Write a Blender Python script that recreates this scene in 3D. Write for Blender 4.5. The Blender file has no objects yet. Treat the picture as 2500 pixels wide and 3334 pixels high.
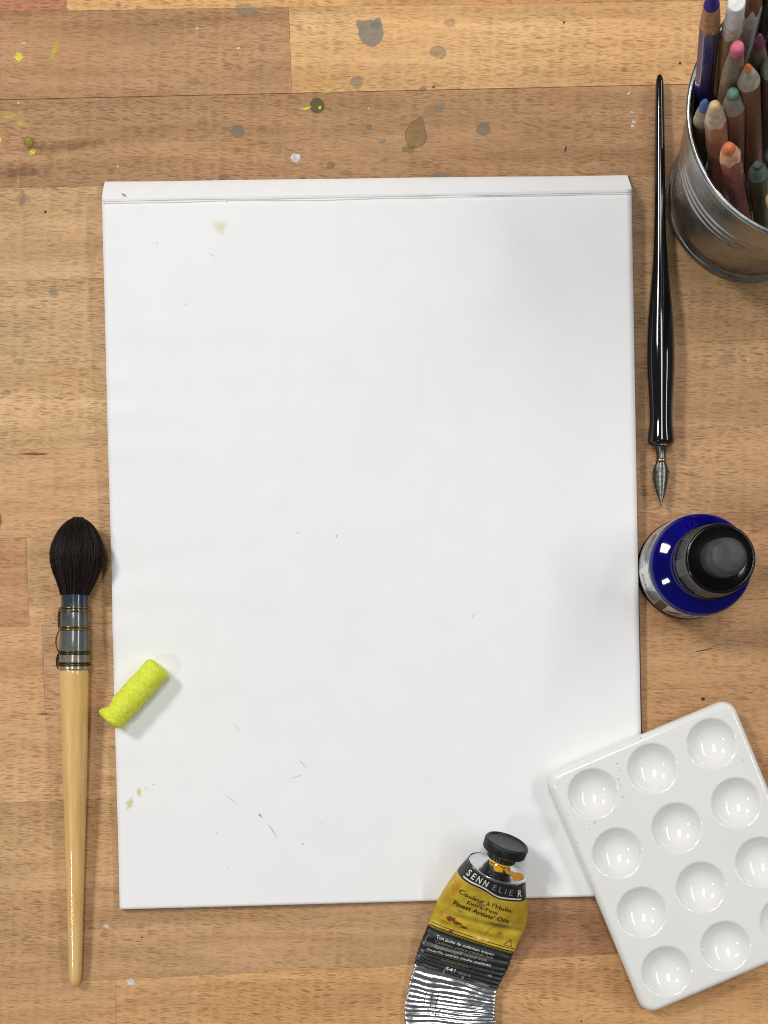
import bpy, bmesh, math, random
from mathutils import Vector, Matrix, noise
random.seed(7)
SC = bpy.context.scene
COL = SC.collection
PI = math.pi

# ------------------------------------------------------------------ camera
# Millimetre bookkeeping: the table is z = 0, S photo pixels per mm on the table,
# the camera hangs straight above the point (NX, NY) at height D and is shifted north.
S, D, NX, NY = 7.35, 550.0, 1250.0, 2150.0
CAMY = (1667.0 - NY) / S
cam = bpy.data.cameras.new('camera')
camo = bpy.data.objects.new('camera', cam)
COL.objects.link(camo)
camo.location = (0, CAMY * .001, D * .001)
camo.rotation_euler = (0, 0, 0)
cam.sensor_fit = 'VERTICAL'
cam.sensor_height = 36.0
cam.sensor_width = 27.0
cam.lens = S * D / 3334.0 * 36.0
cam.shift_y = (NY - 1667.0) / 3334.0
cam.clip_start = .01
cam.clip_end = 50.0
SC.camera = camo

# ------------------------------------------------------------------ room light
world = bpy.data.worlds.new('World')
SC.world = world
world.use_nodes = True
bg = world.node_tree.nodes['Background']
bg.inputs[0].default_value = (.93, .96, 1, 1)
bg.inputs[1].default_value = .12


def lamp(name, x, y, z, sx, sy, watt, col=(1, .985, .96)):
    l = bpy.data.lights.new(name, 'AREA')
    l.shape = 'RECTANGLE'
    l.size, l.size_y = sx, sy
    l.energy = watt
    l.color = col
    o = bpy.data.objects.new(name, l)
    COL.objects.link(o)
    o.location = (x, y, z)
    zl = Vector((x, y, z)).normalized()          # lamps face the table, long side north-south
    yl = (Vector((0, 1, 0)) - zl * zl.y).normalized()
    o.rotation_euler = Matrix((yl.cross(zl), yl, zl)).transposed().to_euler()
    return o


lamp('ceiling_lamp_east', 1.85, .75, 2.0, .14, 2.2, 23)
lamp('ceiling_lamp_middle', -.06, .55, 2.1, .36, 1.0, 13.5)
lamp('ceiling_lamp_west', -1.62, 1.20, 2.0, .34, .55, 36)
lamp('ceiling_lamp_west_far', -1.55, -.90, 2.0, .14, .25, 8)

SC.view_settings.view_transform = 'Standard'
SC.view_settings.look = 'None'
SC.view_settings.exposure = 0.0
SC.view_settings.gamma = 1.0
SC.cycles.use_denoising = True
SC.cycles.denoising_prefilter = 'ACCURATE'
SC.cycles.denoising_input_passes = 'RGB_ALBEDO_NORMAL'
SC.cycles.max_bounces = 8
SC.cycles.filter_width = 1.05


# ------------------------------------------------------------------ helpers
def W(px, py, z=0.0):
    """point (mm) at height z that stands at photo pixel px, py"""
    k = (D - z) / D / S
    return Vector(((px - NX) * k, CAMY + (NY - py) * k, z))


def lin(c):
    def f(v):
        v /= 255.0
        return v / 12.92 if v <= .04045 else ((v + .055) / 1.055) ** 2.4
    return (f(c[0]), f(c[1]), f(c[2]), 1.0)


def empty(name, base, label=None, cat=None, group=None, kind=None):
    o = bpy.data.objects.new(name, None)
    COL.objects.link(o)
    o.empty_display_size = .01
    o.location = Vector(base) * .001
    tag(o, label, cat, group, kind)
    return o


def tag(o, label=None, cat=None, group=None, kind=None):
    for k, v in (('label', label), ('category', cat), ('group', group), ('kind', kind)):
        if v:
            o[k] = v


def origin(o):
    p = Vector((0, 0, 0))
    while o:
        p += o.location
        o = o.parent
    return p


def mk(name, verts, faces, mat, parent=None, smooth=True, mats=None, midx=None, flip=False):
    """verts in world mm"""
    off = origin(parent) if parent else Vector((0, 0, 0))
    me = bpy.data.meshes.new(name)
    me.from_pydata([tuple(Vector(v) * .001 - off) for v in verts], [], faces)
    if flip:
        me.flip_normals()
    for m in (mats or [mat]):
        me.materials.append(m)
    if midx:
        me.polygons.foreach_set('material_index', midx)
    if smooth:
        me.polygons.foreach_set('use_smooth', [True] * len(me.polygons))
    me.update()
    o = bpy.data.objects.new(name, me)
    COL.objects.link(o)
    if parent:
        o.parent = parent
    return o


def sharp(o, deg=35):
    bm = bmesh.new()
    bm.from_mesh(o.data)
    lim = math.radians(deg)
    for e in bm.edges:
        if len(e.link_faces) == 2 and e.calc_face_angle(0) > lim:
            e.smooth = False
    bm.to_mesh(o.data)
    bm.free()
    return o


def frame(d):
    d = Vector(d).normalized()
    up = Vector((0, 0, 1))
    if abs(d.z) > .95:
        up = Vector((0, 1, 0))
    l = d.cross(up).normalized()
    return d, l, l.cross(d).normalized()


def rings_mesh(rings, close0=True, close1=True):
    n = len(rings[0])
    v = [p for r in rings for p in r]
    f = []
    for i in range(len(rings) - 1):
        a, b = i * n, (i + 1) * n
        for j in range(n):
            k = (j + 1) % n
            f.append((a + j, a + k, b + k, b + j))
    if close0:
        f.append(tuple(range(n - 1, -1, -1)))
    if close1:
        f.append(tuple(range((len(rings) - 1) * n, len(rings) * n)))
    return v, f


def lathe(name, prof, A, d, mat, parent, n=48, c0=True, c1=True, rad=None, deg=35):
    """prof: (s along axis, r) in mm, from A along d"""
    A = Vector(A)
    d, l, u = frame(d)
    R = []
    for s, r in prof:
        ring = []
        for j in range(n):
            t = 2 * PI * j / n
            q = r * (rad(t, s) if rad else 1)
            ring.append(A + d * s + (l * math.cos(t) + u * math.sin(t)) * q)
        R.append(ring)
    v, f = rings_mesh(R, c0, c1)
    o = mk(name, v, f, mat, parent)
    fix(o)
    return sharp(o, deg)


def fix(o):
    bm = bmesh.new()
    bm.from_mesh(o.data)
    bmesh.ops.recalc_face_normals(bm, faces=bm.faces)
    bm.to_mesh(o.data)
    bm.free()


def interp(tab, x):
    if x <= tab[0][0]:
        return tab[0][1]
    for (a, va), (b, vb) in zip(tab, tab[1:]):
        if x <= b:
            t = (x - a) / (b - a)
            return va + (vb - va) * t
    return tab[-1][1]


def spline(tab, x):
    """Catmull-Rom through (x, value) pairs; value may be a Vector"""
    n = len(tab)
    x = min(max(x, tab[0][0]), tab[-1][0])
    i = 0
    while i < n - 2 and x > tab[i + 1][0]:
        i += 1
    x0, x1 = tab[i][0], tab[i + 1][0]
    t = (x - x0) / (x1 - x0)
    p0, p1 = tab[i][1], tab[i + 1][1]
    m0 = (p1 - tab[i - 1][1]) * ((x1 - x0) / (x1 - tab[i - 1][0])) if i > 0 else (p1 - p0)
    m1 = (tab[i + 2][1] - p0) * ((x1 - x0) / (tab[i + 2][0] - x0)) if i < n - 2 else (p1 - p0)
    return p0 * (2 * t ** 3 - 3 * t * t + 1) + m0 * (t ** 3 - 2 * t * t + t) + p1 * (3 * t * t - 2 * t ** 3) + m1 * (t ** 3 - t * t)


def nz(x, y, z=0):
    return noise.noise(Vector((x, y, z)))


def curve_tube(name, pts, r, mat, parent, n=6):
    pts = [Vector(p) for p in pts]
    R = []
    pl = None
    for i, p in enumerate(pts):
        d = (pts[min(i + 1, len(pts) - 1)] - pts[max(i - 1, 0)]).normalized()
        if pl is None:
            _, pl, _ = frame(d)
        l = (pl - d * pl.dot(d)).normalized()
        pl = l
        u = l.cross(d)
        rr = r[i] if isinstance(r, (list, tuple)) else r
        R.append([p + (l * math.cos(2 * PI * j / n) + u * math.sin(2 * PI * j / n)) * rr for j in range(n)])
    v, f = rings_mesh(R)
    o = mk(name, v, f, mat, parent)
    fix(o)
    return o


# ------------------------------------------------------------------ materials
class NT:
    def __init__(self, name):
        self.m = bpy.data.materials.new(name)
        self.m.use_nodes = True
        self.t = self.m.node_tree
        self.b = self.t.nodes['Principled BSDF']
        self.out = self.t.nodes['Material Output']

    def n(self, typ, **kw):
        x = self.t.nodes.new(typ)
        for k, v in kw.items():
            setattr(x, k, v)
        return x

    def link(self, a, b):
        self.t.links.new(a, b)

    def set(self, sock, v):
        if hasattr(v, 'links') or isinstance(v, bpy.types.NodeSocket):
            self.link(v, sock)
        else:
            sock.default_value = v

    def math(self, op, a, b=None, c=None, clamp=False):
        x = self.n('ShaderNodeMath', operation=op, use_clamp=clamp)
        for i, v in enumerate((a, b, c)):
            if v is not None:
                self.set(x.inputs[i], v)
        return x.outputs[0]

    def coord(self, scale, off=None, rot=0.0):
        tc = self.n('ShaderNodeTexCoord')
        mp = self.n('ShaderNodeMapping')
        mp.inputs['Scale'].default_value = scale
        mp.inputs['Rotation'].default_value = (0, 0, rot)
        src = tc.outputs['Object']
        if off is not None:
            ad = self.n('ShaderNodeVectorMath', operation='ADD')
            self.link(src, ad.inputs[0])
            self.link(off, ad.inputs[1])
            src = ad.outputs[0]
        self.link(src, mp.inputs['Vector'])
        return mp.outputs[0]

    def noise(self, vec, scale=1.0, detail=3, rough=.5, dist=0.0):
        x = self.n('ShaderNodeTexNoise')
        x.inputs['Scale'].default_value = scale
        x.inputs['Detail'].default_value = detail
        x.inputs['Roughness'].default_value = rough
        x.inputs['Distortion'].default_value = dist
        self.link(vec, x.inputs['Vector'])
        return x.outputs[0]

    def ramp(self, fac, a, b, lo=0.0, hi=1.0, smooth=True):
        x = self.n('ShaderNodeMapRange', interpolation_type='SMOOTHSTEP' if smooth else 'LINEAR')
        self.set(x.inputs[0], fac)
        x.inputs[1].default_value = a
        x.inputs[2].default_value = b
        x.inputs[3].default_value = lo
        x.inputs[4].default_value = hi
        return x.outputs[0]

    def mix(self, fac, a, b, blend='MIX'):
        x = self.n('ShaderNodeMix', data_type='RGBA', blend_type=blend)
        self.set(x.inputs[0], fac)
        self.set(x.inputs[6], a)
        self.set(x.inputs[7], b)
        return x.outputs[2]

    def bump(self, h, strength, dist):
        x = self.n('ShaderNodeBump')
        x.inputs['Strength'].default_value = strength
        x.inputs['Distance'].default_value = dist
        self.link(h, x.inputs['Height'])
        self.link(x.outputs[0], self.b.inputs['Normal'])


def simple(name, col, rough=.5, metal=0.0, var=.12, vs=600, bump=.0, bs=1500, coat=0.0, spec=.5):
    """principled with a little uneven colour, roughness and fine relief"""
    t = NT(name)
    c = lin(col)
    v = t.coord((1, 1, 1))
    n1 = t.noise(v, vs, 4, .6)
    lo = tuple(x * (1 - var) for x in c[:3]) + (1,)
    hi = tuple(min(1, x * (1 + var)) for x in c[:3]) + (1,)
    t.link(t.mix(t.ramp(n1, .3, .7), lo, hi), t.b.inputs['Base Color'])
    t.link(t.ramp(t.noise(v, vs * 1.7, 3), .25, .75, max(.02, rough * .8), min(1, rough * 1.2)), t.b.inputs['Roughness'])
    t.b.inputs['Metallic'].default_value = metal
    t.b.inputs['Coat Weight'].default_value = coat
    t.b.inputs['Coat Roughness'].default_value = .05
    t.b.inputs['Specular IOR Level'].default_value = spec
    if bump:
        t.bump(t.noise(v, bs, 4, .6), bump, .0003)
    return t.m


def wood_material():
    t = NT('beech')
    oi = t.n('ShaderNodeObjectInfo')
    cmb = t.n('ShaderNodeCombineXYZ')
    t.link(t.math('MULTIPLY', oi.outputs['Random'], 7.0), cmb.inputs[0])
    t.link(t.math('MULTIPLY', oi.outputs['Random'], 13.0), cmb.inputs[1])
    t.link(t.math('MULTIPLY', oi.outputs['Random'], 3.0), cmb.inputs[2])
    off = cmb.outputs[0]
    rot = -.025
    # slow bands that run along the plank and bow a little
    broad = t.noise(t.coord((7, 62, 30), off, rot), 1.0, 4, .55, .8)
    cross = t.noise(t.coord((14, 20, 20), off, rot), 1.0, 3, .5)
    fine = t.noise(t.coord((70, 900, 300), off, rot), 1.0, 3, .6, .4)
    col = t.mix(t.ramp(broad, .28, .72), t.mix(1.0, oi.outputs['Color'], (.80, .76, .72, 1), 'MULTIPLY'),
                t.mix(1.0, oi.outputs['Color'], (1.13, 1.14, 1.16, 1), 'MULTIPLY'))
    col = t.mix(t.ramp(cross, .35, .75, 0, .55), col, t.mix(1.0, col, (1.02, .92, .84, 1), 'MULTIPLY'))
    col = t.mix(t.ramp(fine, .35, .75, 0, .35), col, t.mix(1.0, col, (.80, .77, .74, 1), 'MULTIPLY'))

    # beech flecks: short dark dashes on slightly wavy lines
    def flecks(sx, sy, size, seed):
        base = t.coord((1, 1, 1), off, .05)
        wv = t.noise(t.coord((22, 60, 20), off, rot), 1.0, 2, .5)
        sub = t.n('ShaderNodeVectorMath', operation='ADD')
        cb = t.n('ShaderNodeCombineXYZ')
        t.link(t.math('MULTIPLY', t.math('SUBTRACT', wv, .5), .010), cb.inputs[1])
        t.link(base, sub.inputs[0])
        t.link(cb.outputs[0], sub.inputs[1])
        mp = t.n('ShaderNodeMapping')
        mp.inputs['Scale'].default_value = (sx, sy, 0)
        t.link(sub.outputs[0], mp.inputs['Vector'])
        ad = t.n('ShaderNodeVectorMath', operation='ADD')
        ad.inputs[1].default_value = (seed * 17.3, seed * 5.1, 0)
        t.link(mp.outputs[0], ad.inputs[0])
        vo = t.n('ShaderNodeTexVoronoi', voronoi_dimensions='2D', feature='F1')
        vo.inputs['Scale'].default_value = 1.0
        t.link(ad.outputs[0], vo.inputs['Vector'])
        sep = t.n('ShaderNodeSeparateColor')
        t.link(vo.outputs['Color'], sep.inputs[0])
        lim = t.math('MULTIPLY', t.ramp(sep.outputs[0], .12, 1.0, .1, 1.0, False), size)
        return t.math('MULTIPLY', t.ramp(t.math('SUBTRACT', lim, vo.outputs['Distance']), -.06, .14, 0, 1),
                      t.ramp(sep.outputs[1], 0, 1, .35, 1.0, False))
    f1 = flecks(180, 1350, .46, 1)
    f2 = flecks(250, 1900, .46, 2)
    f3 = flecks(95, 1150, .32, 3)
    patch = t.ramp(t.noise(t.coord((14, 34, 20), off, rot), 1.0, 2), .28, .62, .55, 1.0)
    fl = t.math('MULTIPLY', t.math('MAXIMUM', t.math('MAXIMUM', f1, f3), t.math('MULTIPLY', f2, .75)), patch)
    col = t.mix(t.math('MULTIPLY', fl, .95), col, t.mix(1.0, col, (.50, .43, .37, 1), 'MULTIPLY'))
    # grey wear and handling dirt
    wear = t.noise(t.coord((22, 22, 22), off), 1.0, 5, .65)
    col = t.mix(t.ramp(wear, .52, .80, 0, .28), col, lin((150, 132, 112)))
    t.link(col, t.b.inputs['Base Color'])
    t.link(t.ramp(wear, .3, .7, .42, .58), t.b.inputs['Roughness'])
    t.b.inputs['Specular IOR Level'].default_value = .32
    h = t.math('SUBTRACT', t.math('MULTIPLY', fine, .35), fl)
    t.bump(h, .35, .00025)
    return t.m


def blot_material(name, col, alpha, soft=.25, rough=.7, grain=420, ringdark=0.0):
    """stain: cover falls off towards the border (attribute 'edge': 0 border, 1 middle)"""
    t = NT(name)
    at = t.n('ShaderNodeAttribute', attribute_name='edge')
    v = t.coord((1, 1, 1))
    g = t.noise(v, grain, 4, .65)
    e = t.math('ADD', at.outputs['Fac'], t.math('MULTIPLY', t.math('SUBTRACT', g, .5), soft * 1.6))
    a = t.math('MULTIPLY', t.ramp(e, 0.0, soft, 0, 1), t.ramp(g, .25, .75, alpha * .72, min(1, alpha * 1.15)))
    c = lin(col)
    cc = t.mix(t.ramp(g, .3, .7), tuple(x * .85 for x in c[:3]) + (1,), tuple(min(1, x * 1.1) for x in c[:3]) + (1,))
    if ringdark:
        rim = t.math('MULTIPLY', t.ramp(e, 0, soft * .6, 0, 1), t.ramp(e, soft * .6, soft * 1.6, 1, 0))
        a = t.math('ADD', a, t.math('MULTIPLY', rim, ringdark), clamp=True)
    t.link(cc, t.b.inputs['Base Color'])
    t.link(a, t.b.inputs['Alpha'])
    t.b.inputs['Roughness'].default_value = rough
    t.b.inputs['Specular IOR Level'].default_value = .25
    return t.m


M = {}
M['beech'] = wood_material()
M['joint'] = simple('dark_joint', (60, 40, 28), .9)
M['paper'] = simple('paper', (239, 239, 239), .75, var=.012, vs=60, bump=.03, bs=3000, spec=.25)
M['page_edge'] = simple('page_edge', (236, 234, 230), .85, var=.03)
M['cover'] = simple('cover', (98, 52, 44), .6, var=.15)
M['black_lacquer'] = simple('black_lacquer', (9, 9, 10), .09, var=.3, coat=.6)
M['old_steel'] = simple('old_steel', (112, 112, 108), .32, metal=1.0, var=.45, vs=900)
M['brass'] = simple('brass', (158, 146, 112), .3, metal=1.0, var=.25, vs=1200)
M['wire'] = simple('wire', (150, 120, 62), .28, metal=1.0, var=.4, vs=900)
M['dark_wire'] = simple('dark_wire', (84, 74, 48), .35, metal=1.0, var=.4, vs=900)
def bristle_material():
    t = NT('bristle')
    at = t.n('ShaderNodeAttribute', attribute_name='tone')
    t.link(t.mix(t.ramp(at.outputs['Fac'], 0, 1, 0, 1, False), lin((20, 14, 13)), lin((84, 64, 56))), t.b.inputs['Base Color'])
    t.b.inputs['Roughness'].default_value = .5
    t.b.inputs['Specular IOR Level'].default_value = .3
    return t.m


M['bristle'] = bristle_material()
M['bristle_core'] = simple('bristle_core', (16, 11, 11), .9)
M['stray'] = simple('stray_hair', (120, 78, 58), .5)
M['cap_black'] = simple('cap_black', (17, 17, 18), .35, var=.3, vs=500, bump=.05, bs=900)
M['cap_gloss'] = simple('cap_gloss', (11, 11, 12), .17, var=.35, vs=700)
M['cap_skirt'] = simple('cap_skirt', (26, 26, 26), .42, var=.3, vs=500)
M['rubber'] = simple('rubber', (58, 60, 63), .6, var=.35, vs=140)
M['foil'] = simple('foil', (222, 222, 224), .2, metal=1.0, var=.08, vs=300, bump=.04, bs=500)
M['tube_black'] = simple('tube_black', (36, 37, 38), .38, var=.3, vs=400, bump=.1, bs=700)
M['white_print'] = simple('white_print', (226, 224, 214), .5, var=.05)
M['worn_print'] = simple('worn_print', (150, 148, 138), .5, var=.3, vs=1500)
M['gold_print'] = simple('gold_print', (150, 128, 60), .4, var=.2)
M['dark_print'] = simple('dark_print', (40, 30, 14), .5, var=.1)
M['paint_yellow'] = simple('paint_yellow', (244, 178, 14), .3, var=.12, vs=700)
M['porcelain'] = simple('porcelain', (236, 235, 231), .07, var=.015, vs=30, coat=.5)


def handle_material():
    t = NT('honey_lacquer')
    v = t.coord((300, 25, 300))
    g = t.noise(v, 1.0, 4, .6)
    t.link(t.mix(t.ramp(g, .25, .75), lin((216, 168, 96)), lin((234, 196, 130))), t.b.inputs['Base Color'])
    t.b.inputs['Roughness'].default_value = .3
    t.b.inputs['Coat Weight'].default_value = 1.0
    t.b.inputs['Coat Roughness'].default_value = .035
    return t.m


def quill_material():
    t = NT('quill')
    tc = t.n('ShaderNodeTexCoord')
    sp = t.n('ShaderNodeSeparateXYZ')
    t.link(tc.outputs['Object'], sp.inputs[0])
    blotch = t.noise(t.coord((1, 1, 1)), 260, 4, .6)
    # the film fades from ink blue at the hair to bare horn at the handle
    k = t.math('ADD', t.math('SUBTRACT', t.math('MULTIPLY', sp.outputs[1], 38.0), 1.35), t.math('MULTIPLY', blotch, .8))
    col = t.mix(t.ramp(k, .05, .75), lin((146, 136, 112)), lin((92, 100, 100)))
    col = t.mix(t.ramp(k, .85, 1.45), col, lin((44, 54, 74)))
    t.link(col, t.b.inputs['Base Color'])
    t.b.inputs['Roughness'].default_value = .24
    t.b.inputs['Metallic'].default_value = .25
    t.b.inputs['Coat Weight'].default_value = .7
    return t.m


def chalk_material():
    t = NT('neon_chalk')
    v = t.coord((1, 1, 1))
    n1 = t.noise(v, 900, 6, .7)
    n2 = t.noise(v, 1500, 3, .6)
    col = t.mix(t.ramp(n1, .25, .75), lin((218, 228, 62)), lin((236, 244, 92)))
    pit = t.ramp(n2, .62, .72)
    col = t.mix(t.math('MULTIPLY', pit, .5), col, lin((150, 158, 40)))
    t.link(col, t.b.inputs['Base Color'])
    t.b.inputs['Roughness'].default_value = .95
    t.b.inputs['Specular IOR Level'].default_value = .1
    t.bump(t.math('SUBTRACT', n1, t.math('MULTIPLY', pit, .8)), .75, .0006)
    return t.m


def tin_material():
    t = NT('tin')
    v = t.coord((60, 60, 900))
    n1 = t.noise(v, 1.0, 4, .6)
    n2 = t.noise(t.coord((1, 1, 1)), 60, 5, .65)
    t.link(t.mix(t.ramp(n2, .3, .7), lin((146, 148, 148)), lin((180, 182, 181))), t.b.inputs['Base Color'])
    t.b.inputs['Metallic'].default_value = 1.0
    t.link(t.math('ADD', t.ramp(n1, .25, .75, .20, .32), t.ramp(n2, .4, .8, 0, .14)), t.b.inputs['Roughness'])
    t.bump(n1, .08, .0004)
    return t.m


def yellow_label_material():
    t = NT('yellow_label')
    v = t.coord((1, 1, 1))
    n1 = t.noise(v, 110, 5, .6, .6)
    n2 = t.noise(v, 420, 4, .7)
    col = t.mix(t.ramp(n1, .3, .7), lin((186, 148, 30)), lin((210, 186, 58)))
    col = t.mix(t.ramp(n2, .56, .74, 0, .55), col, lin((150, 124, 40)))
    t.link(col, t.b.inputs['Base Color'])
    t.link(t.ramp(n2, .3, .7, .3, .5), t.b.inputs['Roughness'])
    t.bump(n1, .25, .001)
    return t.m


def ink_glass_material():
    t = NT('blue_ink_glass')
    v = t.coord((1, 1, 1))
    n1 = t.noise(v, 70, 4, .6)
    t.link(t.mix(t.ramp(n1, .3, .7), lin((3, 0, 84)), lin((7, 3, 112))), t.b.inputs['Base Color'])
    t.b.inputs['Roughness'].default_value = .4
    t.b.inputs['Specular IOR Level'].default_value = .0
    t.b.inputs['Coat Weight'].default_value = 1.0
    t.b.inputs['Coat IOR'].default_value = 1.42
    t.b.inputs['Coat Roughness'].default_value = .06
    return t.m


def glass_material():
    t = NT('clear_glass')
    t.b.inputs['Base Color'].default_value = (.86, .9, .92, 1)
    t.b.inputs['Transmission Weight'].default_value = 1.0
    t.b.inputs['Roughness'].default_value = .03
    t.b.inputs['IOR'].default_value = 1.5
    return t.m


def bottle_label_material():
    t = NT('bottle_label')
    v = t.coord((1, 1, 1))
    n1 = t.noise(v, 90, 3, .55, 1.0)
    col = t.mix(t.ramp(n1, .3, .7), lin((176, 176, 176)), lin((224, 224, 222)))
    t.link(col, t.b.inputs['Base Color'])
    t.b.inputs['Metallic'].default_value = .35
    t.b.inputs['Roughness'].default_value = .35
    return t.m


M['handle'] = handle_material()
M['quill'] = quill_material()
M['chalk'] = chalk_material()
M['tin'] = tin_material()
M['yellow'] = yellow_label_material()
M['ink'] = ink_glass_material()
M['glass'] = glass_material()
M['blabel'] = bottle_label_material()

# ------------------------------------------------------------------ table: butcher block planks
table = mk('tabletop', *[x for x in rings_mesh([[Vector((x, y, z)) for x, y in ((-205, -275), (205, -275), (205, 275), (-205, 275))] for z in (-32, -1.2)])], M['joint'], None, smooth=False)
tag(table, 'beech butcher block work table with paint stains', 'table', None, 'structure')
SEAM = [(-250, -280), (38, 2), (324, 272), (612, 570), (915, 850), (1184, 1112), (1467, 1390), (1753, 1672),
        (2042, 1957), (2332, 2238), (2615, 2515), (2905, 2800), (3208, 3092), (3500, 3380), (3790, 3665)]
XL, XR = -250.0, 2750.0


def seam_y(i, x):
    a, b = SEAM[i]
    return a + (b - a) * x / 2300.0


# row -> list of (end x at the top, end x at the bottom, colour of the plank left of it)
ROWS = {  # right-hand planks of most rows darkened: light falloff put into their colour
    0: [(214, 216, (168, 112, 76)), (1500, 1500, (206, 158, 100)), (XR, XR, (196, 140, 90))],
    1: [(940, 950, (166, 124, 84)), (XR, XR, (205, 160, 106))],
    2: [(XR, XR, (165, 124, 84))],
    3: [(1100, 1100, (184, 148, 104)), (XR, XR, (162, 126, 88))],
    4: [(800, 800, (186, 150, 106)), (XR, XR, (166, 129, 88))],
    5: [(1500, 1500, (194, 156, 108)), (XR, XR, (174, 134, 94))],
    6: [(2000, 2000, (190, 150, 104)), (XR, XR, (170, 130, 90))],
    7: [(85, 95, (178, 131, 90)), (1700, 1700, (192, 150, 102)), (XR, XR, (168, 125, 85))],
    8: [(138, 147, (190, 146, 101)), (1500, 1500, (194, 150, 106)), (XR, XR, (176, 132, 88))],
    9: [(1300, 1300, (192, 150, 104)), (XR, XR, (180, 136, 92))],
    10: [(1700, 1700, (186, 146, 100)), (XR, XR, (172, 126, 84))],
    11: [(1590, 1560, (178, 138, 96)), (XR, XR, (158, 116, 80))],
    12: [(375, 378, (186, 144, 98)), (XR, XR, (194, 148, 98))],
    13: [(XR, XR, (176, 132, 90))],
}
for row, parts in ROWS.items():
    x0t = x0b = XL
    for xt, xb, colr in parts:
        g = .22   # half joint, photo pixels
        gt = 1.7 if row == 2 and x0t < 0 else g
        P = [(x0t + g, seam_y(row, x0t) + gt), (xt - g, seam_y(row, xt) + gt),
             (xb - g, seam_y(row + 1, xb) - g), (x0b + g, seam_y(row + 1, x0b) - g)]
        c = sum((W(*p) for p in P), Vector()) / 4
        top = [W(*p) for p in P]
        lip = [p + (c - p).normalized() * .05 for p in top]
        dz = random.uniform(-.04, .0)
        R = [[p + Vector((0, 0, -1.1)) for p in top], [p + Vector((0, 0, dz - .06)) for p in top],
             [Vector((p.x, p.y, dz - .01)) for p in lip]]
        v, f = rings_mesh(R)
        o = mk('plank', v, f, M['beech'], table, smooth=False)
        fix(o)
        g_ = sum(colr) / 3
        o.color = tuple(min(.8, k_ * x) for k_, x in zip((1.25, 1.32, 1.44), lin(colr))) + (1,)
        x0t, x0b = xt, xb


# ------------------------------------------------------------------ stains as thin films of paint
def blot(name, px, py, rx, ry, mat, parent, rot=0.0, jag=.12, zf=None, lift=.06, seed=None, n=40, tail=None, place=None):
    """irregular film; px,py,rx,ry in photo pixels. tail=(angle, gain) pulls the outline out"""
    seed = random.random() * 99 if seed is None else seed
    V, F, E = [], [], []
    rr = [0.0, .35, .7, 1.0]
    ca, sa = math.cos(rot), math.sin(rot)
    for ri, q in enumerate(rr):
        for j in range(n if ri else 1):
            t = 2 * PI * j / n
            k = 1 + jag * 1.6 * nz(math.cos(t) * 1.7 + seed, math.sin(t) * 1.7, seed) + jag * .8 * nz(math.cos(t) * 6 + seed, math.sin(t) * 6, seed)
            if tail:
                dd = (t - tail[0] + PI) % (2 * PI) - PI
                k *= 1 + tail[1] * math.exp(-(dd / .28) ** 2)
            a, b = rx * q * k * math.cos(t), ry * q * k * math.sin(t)
            x, y = px + a * ca - b * sa, py + a * sa + b * ca
            if place:
                p = place(x, y)
            else:
                z = zf(x, y) if zf else 0.0
                p = W(x, y, z)
                p.z += lift
            V.append(p)
            E.append(1 - q)
    for j in range(n):
        k = (j + 1) % n
        F.append((0, 1 + j, 1 + k))
        for ri in range(2):
            a = 1 + ri * n
            F.append((a + j, a + n + j, a + n + k, a + k))
    o = mk(name, V, F, mat, parent)
    at = o.data.attributes.new('edge', 'FLOAT', 'POINT')
    at.data.foreach_set('value', E)
    if o.data.polygons[0].normal.z < 0:
        o.data.flip_normals()
    return o


B = {
    'slate': blot_material('slate_wash', (148, 147, 134), .68, .10, ringdark=.14),
    'pale': blot_material('pale_wash', (152, 150, 132), .36, .16, ringdark=.10),
    'blue': blot_material('blue_wash', (126, 131, 124), .42, .16, ringdark=.10),
    'olive': blot_material('olive_wash', (94, 100, 64), .64, .14),
    'khaki': blot_material('khaki_wash', (136, 116, 76), .36, .10, ringdark=.30),
    'ghost': blot_material('ghost_wash', (150, 136, 116), .26, .5),
    'white': blot_material('white_paint', (222, 220, 220), .95, .10),
    'lemon': blot_material('lemon_chalk', (236, 226, 84), 1.0, .5, grain=1400),
    'lemon_thin': blot_material('lemon_thin', (220, 208, 92), .62, .9, grain=1300),
    'knot': blot_material('knot', (96, 62, 42), .45, .9, grain=260),
    'knot_thin': blot_material('knot_streak', (118, 80, 54), .34, 1.0, grain=200),
    'dark': blot_material('dark_speck', (62, 42, 30), .85, .3),
    'red': blot_material('red_mark', (140, 70, 60), .75, .4),
    'tape': blot_material('tape_residue', (204, 182, 156), .24, .5),
    'scratch': blot_material('scratch', (216, 190, 160), .6, .5),
}
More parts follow.
